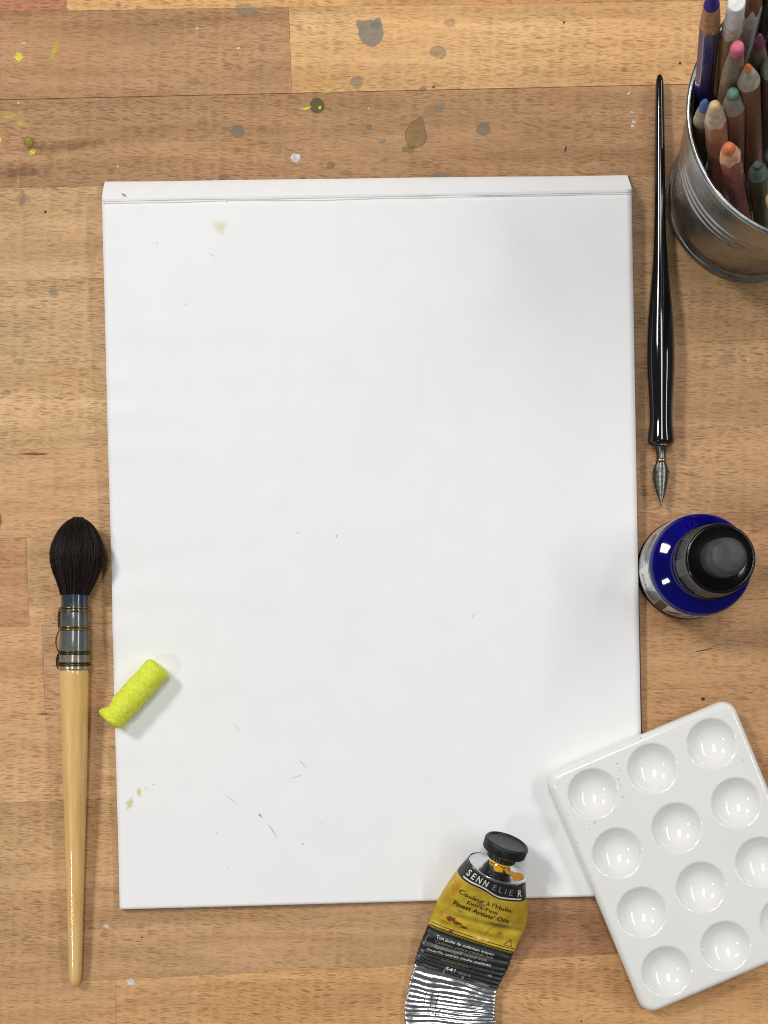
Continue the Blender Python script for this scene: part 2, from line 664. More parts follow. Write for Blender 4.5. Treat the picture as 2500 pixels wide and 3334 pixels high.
ST = [
    # (name, x, y, rx, ry, mat, rot, jag, tail)
    ('paint_stain', 1209, 107, 43, 45, 'slate', 0, .06, (-2.5, .45)),
    ('paint_stain', 1228, 78, 24, 16, 'slate', 0, .30, None),
    ('paint_stain', 1162, 266, 22, 22, 'pale', 0, .10, (3.1, .3)),
    ('paint_stain', 1428, 170, 28, 24, 'pale', 0, .15, None),
    ('paint_stain', 1465, 75, 26, 20, 'ghost', 0, .2, None),
    ('paint_stain', 1032, 344, 26, 27, 'olive', 0, .06, None),
    ('paint_stain', 1353, 440, 37, 46, 'khaki', .15, .10, (-1.35, .45)),
    ('paint_stain', 1330, 485, 20, 14, 'khaki', 0, .25, None),
    ('paint_stain', 1405, 360, 36, 20, 'ghost', -.5, .2, None),
    ('paint_stain', 1432, 348, 20, 17, 'pale', -.3, .2, None),
    ('paint_stain', 1573, 420, 25, 23, 'blue', 0, .06, None),
    ('paint_stain', 775, 427, 24, 22, 'blue', 0, .05, (3.1, .25)),
    ('paint_stain', 1202, 413, 10, 9, 'blue', 0, .12, None),
    ('paint_stain', 1244, 460, 15, 9, 'pale', -.3, .15, None),
    ('paint_stain', 1077, 539, 14, 13, 'khaki', 0, .12, None),
    ('paint_stain', 1130, 562, 30, 12, 'ghost', 0, .2, None),
    ('paint_stain', 962, 514, 16, 15, 'white', 0, .10, None),
    ('paint_stain', 800, 32, 38, 22, 'pale', .15, .2, (.1, .5)),
    ('paint_stain', 384, 14, 9, 10, 'pale', 0, .2, None),
    ('paint_stain', 855, 157, 14, 12, 'pale', 0, .15, None),
    ('paint_stain', 628, 266, 24, 17, 'ghost', 0, .2, None),
    ('paint_stain', 855, 422, 17, 17, 'ghost', 0, .2, None),
    ('paint_stain', 905, 478, 16, 24, 'ghost', .1, .2, None),
    ('paint_stain', 730, 575, 22, 9, 'blue', 0, .15, None),
    ('paint_stain', 660, 395, 22, 18, 'ghost', 0, .2, None),
    ('paint_stain', 770, 490, 16, 14, 'ghost', 0, .2, None),
    ('paint_stain', 1378, 292, 13, 9, 'blue', 0, .2, None),
    ('paint_stain', 1250, 520, 18, 10, 'ghost', 0, .2, None),
    ('paint_stain', 2032, 224, 9, 8, 'pale', 0, .25, None),
    ('paint_stain', 1928, 264, 10, 9, 'ghost', 0, .25, None),
    ('paint_stain', 1430, 570, 40, 9, 'pale', 0, .2, None),
    ('paint_stain', 175, 953, 16, 16, 'pale', 0, .2, None),
    ('paint_stain', 24, 1277, 22, 12, 'ghost', 0, .2, None),
    ('paint_stain', 60, 1175, 20, 8, 'pale', 0, .2, None),
    ('tape_mark', 868, 290, 9, 165, 'tape', -.08, .1, None),
    ('tape_mark', 900, 470, 8, 105, 'tape', -.06, .15, None),
    ('tape_mark', 2365, 1170, 44, 24, 'ghost', 0, .2, None),
    ('chalk_smear', 60, 187, 18, 18, 'lemon', .4, .35, None),
    ('chalk_smear', 176, 168, 15, 48, 'lemon_thin', .42, .25, (-1.57, .5)),
    ('chalk_smear', 78, 141, 7, 5, 'lemon', 0, .4, None),
    ('chalk_smear', 32, 380, 46, 10, 'lemon_thin', -.05, .35, None),
    ('chalk_smear', 66, 402, 24, 15, 'lemon_thin', 0, .4, None),
    ('chalk_smear', 94, 462, 14, 12, 'lemon', 0, .4, None),
    ('chalk_smear', 107, 494, 12, 13, 'lemon', .5, .4, None),
    ('chalk_smear', 1, 455, 6, 10, 'lemon', 0, .3, None),
    ('chalk_smear', 998, 352, 22, 6, 'lemon', -.25, .5, None),
    ('chalk_smear', 1041, 351, 5, 7, 'lemon', .4, .3, None),
    ('chalk_smear', 1058, 272, 20, 7, 'lemon_thin', -.15, .5, None),
    ('chalk_smear', 1062, 300, 24, 6, 'lemon_thin', 0, .6, None),
    ('wood_knot', 98, 470, 30, 36, 'knot', 0, .2, None),
    ('wood_streak', 190, 478, 175, 30, 'knot_thin', -.04, .3, None),
    ('wood_streak', 60, 560, 150, 30, 'knot_thin', -.02, .3, None),
    ('wood_streak', 70, 640, 16, 45, 'ghost', 0, .3, None),
    ('wood_streak', 80, 650, 22, 22, 'ghost', 0, .3, None),
    ('wood_knot', 0, 1690, 10, 26, 'knot', 0, .3, None),
    ('wood_streak', 140, 2325, 26, 6, 'knot', 0, .3, None),
    ('wood_streak', 110, 1478, 50, 4, 'red', 0, .3, None),
    ('wood_streak', 2240, 1545, 40, 5, 'knot_thin', .25, .3, None),
    ('pencil_mark', 1841, 486, 3, 13, 'dark', .15, .2, None),
    ('dark_speck', 2214, 206, 5, 5, 'dark', 0, .2, None),
    ('dark_speck', 1836, 73, 4, 4, 'dark', 0, .2, None),
    ('dark_speck', 1412, 283, 6, 3, 'dark', 0, .2, None),
    ('dark_speck', 147, 689, 6, 4, 'dark', .4, .3, None),
    ('dark_speck', 2288, 2276, 7, 6, 'dark', 0, .3, None),
    ('dark_speck', 463, 3052, 4, 3, 'dark', 0, .3, None),
    ('dark_speck', 1893, 3325, 3, 4, 'dark', 0, .3, None),
    ('paint_fleck', 346, 3017, 10, 7, 'white', .5, .35, None),
    ('paint_fleck', 428, 3195, 12, 9, 'white', .8, .8, None),
    ('paint_fleck', 642, 93, 5, 4, 'white', 0, .3, None),
    ('paint_fleck', 776, 157, 4, 4, 'white', 0, .3, None),
    ('paint_fleck', 384, 542, 3, 4, 'white', 0, .3, None),
    ('paint_fleck', 60, 335, 4, 4, 'white', 0, .3, None),
    ('paint_fleck', 1142, 116, 4, 3, 'white', 0, .3, None),
    ('paint_fleck', 1315, 205, 4, 3, 'white', 0, .3, None),
    ('paint_fleck', 1199, 354, 3, 3, 'white', 0, .3, None),
    ('paint_fleck', 2056, 366, 5, 3, 'white', 0, .5, None),
    ('paint_fleck', 2064, 396, 7, 4, 'white', .3, .6, None),
    ('paint_fleck', 2059, 410, 5, 4, 'white', 0, .6, None),
    ('paint_fleck', 2047, 304, 9, 2, 'white', -.8, .3, None),
    ('paint_fleck', 2036, 90, 2, 8, 'white', .1, .3, None),
    ('paint_fleck', 2436, 1171, 4, 4, 'white', 0, .3, None),
    ('paint_fleck', 2229, 950, 5, 5, 'scratch', 0, .3, None),
    ('paint_fleck', 82, 730, 3, 6, 'scratch', -.2, .3, None),
    ('scratch', 2250, 1172, 16, 2.4, 'scratch', -.6, .2, None),
    ('scratch', 2232, 1200, 22, 2, 'scratch', -.55, .2, None),
    ('scratch', 2252, 1186, 12, 2, 'scratch', -.65, .2, None),
    ('scratch', 59, 585, 2.2, 38, 'scratch', .03, .2, None),
    ('scratch', 222, 1095, 2, 16, 'scratch', .3, .2, None),
    ('scratch', 240, 1092, 2, 16, 'scratch', .35, .2, None),
    ('hair', 2290, 2117, 36, 1.6, 'dark', -.22, .1, None),
]
for i, (nm, x, y, rx, ry, m, rot, jag, tail) in enumerate(ST):
    blot(nm, x, y, rx, ry, B[m], table, rot, jag, lift=.03 + .0045 * (i % 20), seed=i * 3.7, tail=tail)

# ------------------------------------------------------------------ drawing pad (thicker at the folded top)
ZT, ZB = 9.6, 3.2
padc = {'tl': (331.5, 645), 'tr': (2056, 615), 'bl': (389, 2961), 'br': (2096, 2914)}
C3 = {k: W(p[0], p[1], ZT if k[0] == 't' else ZB) for k, p in padc.items()}


def pad_pt(u, v):
    p = (C3['tl'] * (1 - u) + C3['tr'] * u) * (1 - v) + (C3['bl'] * (1 - u) + C3['br'] * u) * v
    z = ZB + (ZT - ZB) * (1 - v) ** 1.15
    edge = min(1, u * 12) * min(1, (1 - u) * 12)
    # soft waves of damp-handled paper, most at the left margin
    w = .30 * nz(u * 2.2, v * 5.0, 3) * min(1, v * 6)
    w += 1.2 * nz(u * 3, v * 24.0, 9) * math.exp(-u * 4.0) * math.sin(PI * min(1, v * 1.1)) * (1 - .3 * edge)
    if v < .05:
        w += .20 * math.exp(-(v / .0025) ** 2) - .60 * math.exp(-((v - .0065) / .0032) ** 2) * (.6 + .4 * nz(u * 9, 4, 1))
    p.z = z + w
    p.y += .12 * nz(u * 5, v * 40, 5) * (1 if v < .004 else 0)
    p.x += .16 * nz(v * 5, u * 9, 6) + .05 * nz(v * 30, u * 9, 3)
    return p


def pad_z(px, py):
    v = min(1, max(0, (py - (645 - 30 * (px - 331) / 1725)) / (2316 - 17 * (px - 331) / 1725)))
    u = min(1, max(0, (px - (331 + 58 * v)) / (1725 - 17 * v)))
    return pad_pt(u, v).z


pad = empty('drawing_pad', ((C3['tl'] + C3['br']) / 2).xy.to_3d(), 'blank white drawing pad with folded top edge lying flat on the wooden table', 'drawing pad')
NU, NV = 90, 300
vv = [0, .0015, .003, .0045, .006, .0075, .009, .0105, .012, .0135, .015, .0165, .018, .02, .023, .027, .032, .04] + [.05 + .95 * i / 240 for i in range(241)]
V, F = [], []
for v in vv:
    for i in range(NU + 1):
        V.append(pad_pt(i / NU, v))
for j in range(len(vv) - 1):
    for i in range(NU):
        a = j * (NU + 1) + i
        F.append((a, a + NU + 1, a + NU + 2, a + 1))
# the top sheet has its own thin rim
n0 = len(V)
bd = [i for i in range(NU + 1)] + [j * (NU + 1) + NU for j in range(1, len(vv))] + [(len(vv) - 1) * (NU + 1) + i for i in range(NU - 1, -1, -1)] + [j * (NU + 1) for j in range(len(vv) - 2, 0, -1)]
for b in bd:
    V.append(V[b] - Vector((0, 0, .25)))
for k in range(len(bd)):
    q = (k + 1) % len(bd)
    F.append((bd[k], bd[q], n0 + q, n0 + k))
o = mk('top_page', V, F, M['paper'], pad)
fix(o)
if o.data.polygons[0].normal.z < 0:
    o.data.flip_normals()
# block of pages under it, as five slightly uneven bundles
for k in range(5):
    V, F = [], []
    f0, f1 = k / 5, (k + 1) / 5
    NVb = 24
    inset = [.35, .1, .45, .2, .3][k]
    for j in range(NVb + 1):
        v = j / NVb
        for i in range(2):
            p = pad_pt(i, v)
            x = p.x + (inset if i == 0 else -inset)
            y = p.y + (inset if j == NVb else 0)
            zt = ZB + (ZT - ZB) * (1 - v) ** 1.15 - .75
            V.append(Vector((x, y, 1.25 + (zt - 1.25) * f0 + .02)))
            V.append(Vector((x, y, 1.25 + (zt - 1.25) * f1 - .02)))
    for j in range(NVb):
        a = j * 4
        F += [(a + 1, a + 5, a + 7, a + 3), (a, a + 2, a + 6, a + 4), (a, a + 4, a + 5, a + 1), (a + 2, a + 3, a + 7, a + 6)]
    F += [(0, 1, 3, 2), (NVb * 4, NVb * 4 + 2, NVb * 4 + 3, NVb * 4 + 1)]
    o = mk('page_bundle', V, F, M['page_edge'], pad, smooth=False)
    fix(o)
# rounded spine rolling from the ridge down to the table
TLe, TRe = W(341, 590, 2.0), W(2042, 569, 2.0)
V, F = [], []
NS = 14
for j in range(NS + 1):
    t = j / NS
    for i in range(NU + 1):
        u = i / NU
        a = pad_pt(u, 0)
        a.z -= .05
        b = TLe * (1 - u) + TRe * u
        h = t
        p = a * (1 - h) + b * h
        p.z = 1.6 + (a.z - 1.6) * (1 - t) ** .85
        p.y += .35 * nz(u * 4, 2, 8) * t
        V.append(p)
for j in range(NS):
    for i in range(NU):
        a = j * (NU + 1) + i
        F.append((a, a + 1, a + NU + 2, a + NU + 1))
o = mk('spine', V, F, M['paper'], pad)
if o.data.polygons[0].normal.z < 0:
    o.data.flip_normals()
# back cover board
cb = [Vector((C3['tl'].x - .3, TLe.y - .6, 0)), Vector((C3['tr'].x + 1.0, TRe.y - .6, 0)),
      Vector((C3['br'].x + 1.3, C3['br'].y - .1, 0)), Vector((C3['bl'].x - .5, C3['bl'].y - .1, 0))]
v, f = rings_mesh([[p + Vector((0, 0, z)) for p in cb] for z in (.05, 1.2)])
o = mk('back_cover', v, f, M['cover'], pad, smooth=False)
fix(o)
PB = {
    'yel': blot_material('yellow_smudge', (230, 224, 176), .40, 1.0, grain=160),
    'yel2': blot_material('yellow_smudge_strong', (222, 216, 130), .62, .9, grain=260),
    'gr': blot_material('graphite', (170, 170, 168), .38, .6, grain=900),
    'gr2': blot_material('graphite_dark', (130, 130, 124), .5, .7, grain=900),
    'green': blot_material('green_grey', (176, 182, 160), .5, .8, grain=600),
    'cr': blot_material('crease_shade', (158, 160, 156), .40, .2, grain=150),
    'mar': blot_material('maroon', (120, 60, 66), .85, .3),
}
for i, (nm, x, y, rx, ry, m, rot, jag) in enumerate([
    ('smudge', 716, 741, 34, 30, 'yel', 0, .2),
    ('smudge', 423, 2614, 15, 26, 'yel2', .25, .3),
    ('smudge', 452, 2578, 9, 22, 'yel2', .1, .3),
    ('smudge', 474, 2566, 7, 9, 'yel', .1, .3),
    ('pencil_line', 770, 2367, 24, 1.4, 'gr', .9, .1),
    ('pencil_line', 966, 2528, 36, 1.3, 'gr', -.3, .1),
    ('pencil_line', 985, 2486, 24, 2.2, 'gr', .75, .3),
    ('pencil_line', 753, 2602, 26, 1.8, 'gr', .72, .2),
    ('pencil_line', 848, 2655, 16, 4, 'gr2', .9, .4),
    ('pencil_line', 888, 2705, 36, 2.4, 'gr', 1.0, .3),
    ('pencil_line', 1050, 2681, 9, 1.4, 'gr', .8, .1),
    ('pencil_line', 1541, 2003, 11, 1.6, 'gr', -1.0, .1),
    ('pencil_line', 690, 830, 16, 2.0, 'gr', .5, .2),
    ('pencil_line', 512, 791, 5, 3, 'gr', 0, .3),
    ('speck', 500, 2553, 3, 3, 'gr2', 0, .2),
    ('speck', 606, 990, 5, 3, 'gr2', 0, .3),
    ('speck', 1095, 1745, 4, 5, 'gr', 0, .3),
    ('speck', 970, 1735, 4, 3, 'gr', 0, .3),
    ('speck', 706, 2712, 3, 3, 'gr2', 0, .2),
    ('speck', 741, 2826, 4, 3, 'green', 0, .2),
    ('speck', 985, 2747, 4, 3, 'gr2', 0, .2),
    ('speck', 738, 658, 3, 5, 'gr', 0, .2),
]):
    blot(nm, x, y, rx, ry, PB[m], pad, rot, jag, zf=pad_z, lift=.10 + .01 * (i % 4), seed=i * 5.3 + 1, n=24)


def spine_z(x, y):
    t = min(1, max(0, (645 - 30 * (x - 331) / 1725 - y) / 52))
    return 1.2 + 8.6 * math.cos(math.asin(t)) ** .8


blot('red_mark', 404, 635, 9, 3, PB['mar'], pad, .5, .3, zf=spine_z, lift=.5, n=20)
# thin grey strips that paint the shade of the creases under the ridge
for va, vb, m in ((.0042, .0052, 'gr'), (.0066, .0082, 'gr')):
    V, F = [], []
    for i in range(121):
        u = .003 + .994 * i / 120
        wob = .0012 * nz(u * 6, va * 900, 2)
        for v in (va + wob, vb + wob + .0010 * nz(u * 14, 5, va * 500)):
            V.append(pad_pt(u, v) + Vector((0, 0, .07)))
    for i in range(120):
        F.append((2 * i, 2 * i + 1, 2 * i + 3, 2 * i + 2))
    o = mk('crease_shade_strip', V, F, PB['cr'], pad)
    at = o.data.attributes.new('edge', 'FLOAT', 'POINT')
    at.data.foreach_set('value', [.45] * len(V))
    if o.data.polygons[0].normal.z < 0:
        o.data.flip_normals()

# ------------------------------------------------------------------ dip pen
pen_tab = [  # photo y, half width px
    (241, 0.5), (245, 6), (252, 9.5), (263, 12), (300, 13.5), (420, 15.5), (580, 17.4), (738, 19.8), (850, 24.6), (925, 30.6),
    (1000, 37.5), (1075, 42.6), (1170, 45), (1225, 43.2), (1281, 40), (1337, 37.2), (1375, 37.6), (1412, 41.6), (1434, 43.4),
    (1443, 42), (1450, 36)]
dip = empty('dip_pen', W(2150, 950, 0), 'black lacquered dip pen with tarnished steel nib beside the drawing pad', 'dip pen')


def pen_z(y):   # rests on its two swellings; the thin tail sinks slightly
    return 6.15 - max(0, 1170 - y) / 930 * 1.6


def pen_c(y):
    return W(2147.5 + (y - 241) * (2153 - 2147.5) / 1411, y, pen_z(y))


def lofted(name, tab, cf, mat, parent, n=40, zs=1.0, sub=3, deg=35):
    R = []
    ys = []
    for (a, _), (b, _) in zip(tab, tab[1:]):
        ys += [a + (b - a) * k / sub for k in range(sub)]
    ys.append(tab[-1][0])
    for y in ys:
        c = cf(y)
        r = max(.05, spline(tab, y)) / S * (D - c.z) / D
        R.append([c + Vector((math.cos(2 * PI * j / n) * r, 0, math.sin(2 * PI * j / n) * r * zs)) for j in range(n)])
    v, f = rings_mesh(R)
    o = mk(name, v, f, mat, parent)
    fix(o)
    return sharp(o, deg)


lofted('penholder', pen_tab, pen_c, M['black_lacquer'], dip)
lofted('collar', [(1449, 30), (1453, 30), (1456, 24), (1457, 18)], pen_c, M['old_steel'], dip, n=32, sub=1)
lofted('ferrule', [(1456, 22), (1461, 20), (1470, 17), (1482, 15.5), (1496, 15.5)], pen_c, M['old_steel'], dip, n=28)
lofted('ferrule_ring', [(1494, 15.5), (1497, 17.5), (1502, 17.5), (1506, 15)], pen_c, M['brass'], dip, n=28, sub=2)
# nib: a curved blade, split down the middle, with shoulder cut-outs and a fine point
nib_tab = [(1503, 14), (1512, 19), (1524, 23.5), (1540, 25.4), (1560, 24), (1585, 19), (1610, 12.5), (1630, 6), (1642, 3), (1652, 1.2)]
for side in (-1, 1):
    V, F = [], []
    ny, nx_ = 44, 8
    for layer in (0, 1):
        for j in range(ny + 1):
            y = 1503 + (1652 - 1503) * j / ny
            c = pen_c(y)
            hw = spline(nib_tab, y) / S
            if 1526 < y < 1536 and False:
                hw *= .8
            for i in range(nx_ + 1):
                q = i / nx_
                ang = q * 1.15
                slit = .05 if y > 1556 else 0
                p = c + Vector((side * (slit + (hw - slit) * math.sin(ang) / math.sin(1.15)), 0, 1.1 - hw * (1 - math.cos(ang)) * .9 - (y - 1503) / 149 * 1.2 - layer * .22))
                V.append(p)
    N1 = (ny + 1) * (nx_ + 1)
    for j in range(ny):
        for i in range(nx_):
            a = j * (nx_ + 1) + i
            b = a + nx_ + 1
            F.append((a, a + 1, b + 1, b))
            F.append((N1 + a, N1 + b, N1 + b + 1, N1 + a + 1))
        a = j * (nx_ + 1)
        b = a + nx_ + 1
        F.append((a, b, N1 + b, N1 + a))
        F.append((a + nx_, N1 + a + nx_, N1 + b + nx_, b + nx_))
    for a in (0, ny * (nx_ + 1)):
        for i in range(nx_):
            F.append((a + i, N1 + a + i, N1 + a + i + 1, a + i + 1))
    o = mk('nib_tine', V, F, M['old_steel'], dip)
    fix(o)
    sharp(o, 40)
nb = pen_c(1538)
for x, y, rx, ry, rot in ((2133.5, 1538, 6, 8, .5), (2176, 1536, 3, 8, -.3)):
    blot('ink_patch', x, y, rx, ry, B['dark'], dip, rot, .3, zf=lambda a, b: 6.4, lift=.35, n=20)
blot('breather_hole', 2154.5, 1555, 2.2, 7, B['dark'], dip, 0, .1, zf=lambda a, b: 7.0, lift=.0, n=16)

# ------------------------------------------------------------------ mop brush
brush = empty('mop_brush', W(240, 2400, 0), 'fat dark mop brush with honey coloured handle lying left of the pad', 'paint brush')


def br_c(y):
    x = interp([(1685, 253.5), (1900, 248), (1938, 243.5), (2040, 243), (2180, 240.5), (2300, 242.5), (2861, 245), (3212, 245)], y)
    z = interp([(1685, 8.5), (1820, 9.9), (1938, 6.9), (2180, 6.7), (3212, 3.1)], y)
    return W(x, y, z)


lofted('handle', [(2176, 42), (2184, 46), (2200, 46.6), (2300, 44.6), (2487, 40), (2674, 34.5), (2861, 28.6), (3048, 24), (3150, 21.6), (3185, 19.5),
                  (3202, 14), (3210, 7), (3213, .5)], br_c, M['handle'], brush)
qo = lofted('quill_ferrule', [(1938, 44.5), (1985, 44), (2000, 46), (2040, 46.2), (2050, 46), (2100, 48), (2120, 47.5), (2135, 48.4), (2160, 49.5), (2172, 50.5), (2180, 51.5), (2181, 45)], br_c, M['quill'], brush, deg=50)
for y0, hw in ((1979, 46), (1990, 46.5), (2041, 47.5), (2049, 47.8), (2121, 49), (2128, 49.3), (2158, 50.6), (2165, 51)):
    pts = []
    for j in range(49):
        t = 2 * PI * j / 48
        c = br_c(y0 + 1.3 * math.sin(t))
        pts.append(c + Vector((math.cos(t) * hw / S, 0, math.sin(t) * hw / S * .985)))
    curve_tube('binding_wire', pts, .42, M['wire'] if y0 < 2100 else M['dark_wire'], qo, 6)
# twisted wire ends along the left flank
for ya, yb, bow in ((1984, 2045, 3), (2049, 2125, 11), (2128, 2176, 5)):
    for ph in ((0, PI) if bow != 11 else (0,)):
        pts = []
        for j in range(41):
            q = j / 40
            y = ya + (yb - ya) * q
            c = br_c(y)
            hw = interp([(1938, 46), (2050, 48), (2180, 52)], y) + bow * math.sin(PI * q)
            tw = 3.2 if bow != 11 else .4
            pts.append(W(242 - hw + tw * math.cos(q * 26 + ph), y, c.z + 1.0 + tw / S * math.sin(q * 26 + ph)))
        curve_tube('twisted_wire', pts, .30, M['dark_wire'], qo, 5)
# bristles
bt = [(0, 43.5), (.05, 48), (.19, 62), (.33, 75), (.48, 82), (.62, 80), (.76, 68), (.88, 52), (.96, 33), (1, 14)]


def br_ring(t, q, ang, wob=0):
    y = 1938 - 253 * t
    c = br_c(y)
    r = spline(bt, t) / S * q
    return c + Vector((math.cos(ang) * r, 0, math.sin(ang) * r * .84))


R = [[br_ring(i / 24, .93, 2 * PI * j / 32) for j in range(32)] for i in range(25)]
v, f = rings_mesh(R)
o = mk('hair_core', v, f, M['bristle_core'], brush)
fix(o)
V, F, TONE = [], [], []
rnd = random.Random(3)
for h in range(4200):
    ang = rnd.uniform(0, 2 * PI)
    q0 = rnd.uniform(.90, 1.02)
    t1 = rnd.uniform(.55, 1.0) if h % 3 else rnd.uniform(.9, 1.015)
    t0 = 0 if h % 2 else rnd.uniform(0, .4)
    sw = rnd.uniform(-.22, .22)
    flare = rnd.uniform(-.02, .035) if t1 < .97 else 0
    big = rnd.random() < .22
    if h % 17 == 0 and t1 < .97:
        flare = rnd.uniform(.04, .11)
    wdt = rnd.uniform(.09, .15) if big else rnd.uniform(.05, .085)
    if big:
        q0 = rnd.uniform(.985, 1.04)
    tone = rnd.random() ** 3.2 if big else rnd.random() ** 6 * .6
    base = len(V)
    seg = 7
    for k in range(seg + 1):
        s = k / seg
        t = t0 + (t1 - t0) * s
        p = br_ring(min(t, 1.0), q0 + flare * s, ang + sw * s * s)
        if t > 1:
            p += Vector((0, (t - 1) * 253 / S, 0))
        tang = Vector((-math.sin(ang), 0, math.cos(ang)))
        outw = Vector((math.cos(ang), 0, math.sin(ang)))
        w = wdt * (1 - .75 * s)
        V += [p + tang * w, p - tang * w, p + outw * w * 1.2]
        TONE += [tone * (.75 + .25 * math.sin(s * 3))] * 3
    for k in range(seg):
        a = base + 3 * k
        for i in range(3):
            F.append((a + i, a + (i + 1) % 3, a + 3 + (i + 1) % 3, a + 3 + i))
o = mk('bristles', V, F, M['bristle'], brush)
at = o.data.attributes.new('tone', 'FLOAT', 'POINT')
at.data.foreach_set('value', TONE)
o['kind'] = 'stuff'
V, F = [], []
for h in range(16):
    y0 = rnd.uniform(1850, 1925)
    pts = []
    L = rnd.uniform(40, 75)
    sp_ = rnd.uniform(6, 26)
    for k in range(7):
        s = k / 6
        y = y0 - L * s
        tt = (1938 - y) / 253
        c = br_c(y)
        r = spline(bt, tt) * interp([(0, .96), (1, .98)], s) + sp_ * s * s * .5
        pts.append(c + Vector((-r / S, 0, rnd.uniform(0, 1.0))))
    for k in range(6):
        a, b = pts[k], pts[k + 1]
        w = .05
        i0 = len(V)
        V += [a + Vector((w, 0, 0)), a + Vector((-w, 0, 0)), a + Vector((0, 0, w)), b + Vector((w, 0, 0)), b + Vector((-w, 0, 0)), b + Vector((0, 0, w))]
        F += [(i0, i0 + 1, i0 + 4, i0 + 3), (i0 + 1, i0 + 2, i0 + 5, i0 + 4), (i0 + 2, i0, i0 + 3, i0 + 5)]
o = mk('stray_hairs', V, F, M['stray'], brush)
o['kind'] = 'stuff'

# ------------------------------------------------------------------ chalk stub
ZC = pad_z(450, 2260) + 5.55


def crop_c(x, y, z):
    return W(300 + x / 5.53, 2100 + y / 5.53, z)


ca, cb_ = crop_c(305, 1380, ZC), crop_c(1205, 385, ZC)
ax = (cb_ - ca).normalized()
Lc = (cb_ - ca).length
lat = Vector((ax.y, -ax.x, 0))   # to the lower right in the photo
R = []
NC, NA = 120, 90
for i in range(NC + 1):
    s = i / NC
    ring = []
    e0 = min(1, s * Lc / 2.4)
    e1 = min(1, (1 - s) * Lc / 2.0)
    for j in range(NA):
        t = 2 * PI * j / NA
        r = 5.75
        r *= (1 - (1 - e0) ** 3 * .34) * (1 - (1 - e1) ** 3 * .22)
        cx, cz = math.cos(t), math.sin(t)   # cx along lat, cz up
        p3 = ca + ax * (s * Lc)
        r *= 1 + .05 * nz(p3.x * .22 + cx, p3.y * .22 + cz, 2) + .034 * nz(p3.x * .7 + cx * 3, p3.y * .7, cz * 3) + .022 * nz(p3.x * 1.9 + cx * 6, p3.y * 1.9, cz * 6) * (1 + 1.5 * math.exp(-s * 9))
        # broken bite on the upper left flank near the lower end, with a flake left sticking out
        side = max(0, -cx)
        bite = math.exp(-((s - .17) / .07) ** 2) * side ** 1.5 * (1 if cz > -.55 else .5)
        r -= 1.1 * bite
        flake = math.exp(-((s - .02) / .09) ** 2) * math.exp(-((t - PI * 1.04) / .6) ** 2)
        ring.append(p3 + lat * (r * cx) + Vector((0, 0, r * cz)) - lat * (1.0 * flake) - ax * (.6 * flake))
    R.append(ring)
cap0 = [ca + (p - ca) * .45 - ax * .35 + ax * .3 * nz(k, 1, 1) for k, p in enumerate(R[0])]
cap1 = [cb_ + (p - cb_) * .5 + ax * .25 for k, p in enumerate(R[-1])]
v, f = rings_mesh([cap0] + R + [cap1])
chalk = mk('chalk_stick', v, f, M['chalk'], None)
fix(chalk)
tag(chalk, 'broken stub of neon yellow chalk lying across the left pad edge', 'chalk')

# ------------------------------------------------------------------ ink bottle
BX = W(2234, 1853, 0)
bot = empty('ink_bottle', BX, 'round glass bottle of dark blue ink with black dropper cap', 'ink bottle')
Z = Vector((0, 0, 1))
lathe('ink_body', [(0.4, 18.5), (.8, 20.6), (2.2, 21.6), (4, 21.75), (24.5, 21.75), (26.2, 21.6), (27.4, 21.15), (28.3, 20.5), (28.9, 19.6), (29.4, 18.7), (30.0, 17.6), (30.6, 16.5), (31.3, 15.2), (31.9, 14.4), (33.4, 14.0), (35, 13.9), (42, 13.9)], BX, Z, M['ink'], bot, 96, deg=60)
# heavy clear foot of the bottle
lathe('glass_foot', [(0.02, 17.5), (.05, 20.8), (.7, 22.0), (1.8, 22.3), (2.4, 22.0), (2.4, 21.8)], BX, Z, M['glass'], bot, 96, c1=False)
# paper label wrapped round the wall
NL = 96
V, F = [], []
for j in range(NL + 1):
    t = 2 * PI * j / NL
    for r, z in ((21.95, 4.5), (21.95, 24.5), (21.80, 24.5), (21.80, 4.5)):
        V.append(BX + Vector((math.cos(t) * r, math.sin(t) * r, z)))
for j in range(NL):
    a = j * 4
    for i in range(4):
        k = (i + 1) % 4
        F.append((a + i, a + 4 + i, a + 4 + k, a + k))
o = plabel = mk('paper_label', V, F, M['blabel'], bot)
fix(o)
sharp(o, 40)


def lab_pt(deg, z, lift=.12):
    t = math.radians(deg)
    return BX + Vector((math.cos(t) * (21.95 + lift), math.sin(t) * (21.95 + lift), z))


def lab_patch(name, d0, d1, z0, z1, mat, slant=0.0, lift=.12, par=None):
    V, F = [], []
    n = 12
    for i in range(n + 1):
        d = d0 + (d1 - d0) * i / n
        V += [lab_pt(d, z0, lift), lab_pt(d + slant, z1, lift)]
    for i in range(n):
        a = 2 * i
        F.append((a, a + 2, a + 3, a + 1))
    o = mk(name, V, F, mat, plabel)
    fix(o)
    return o


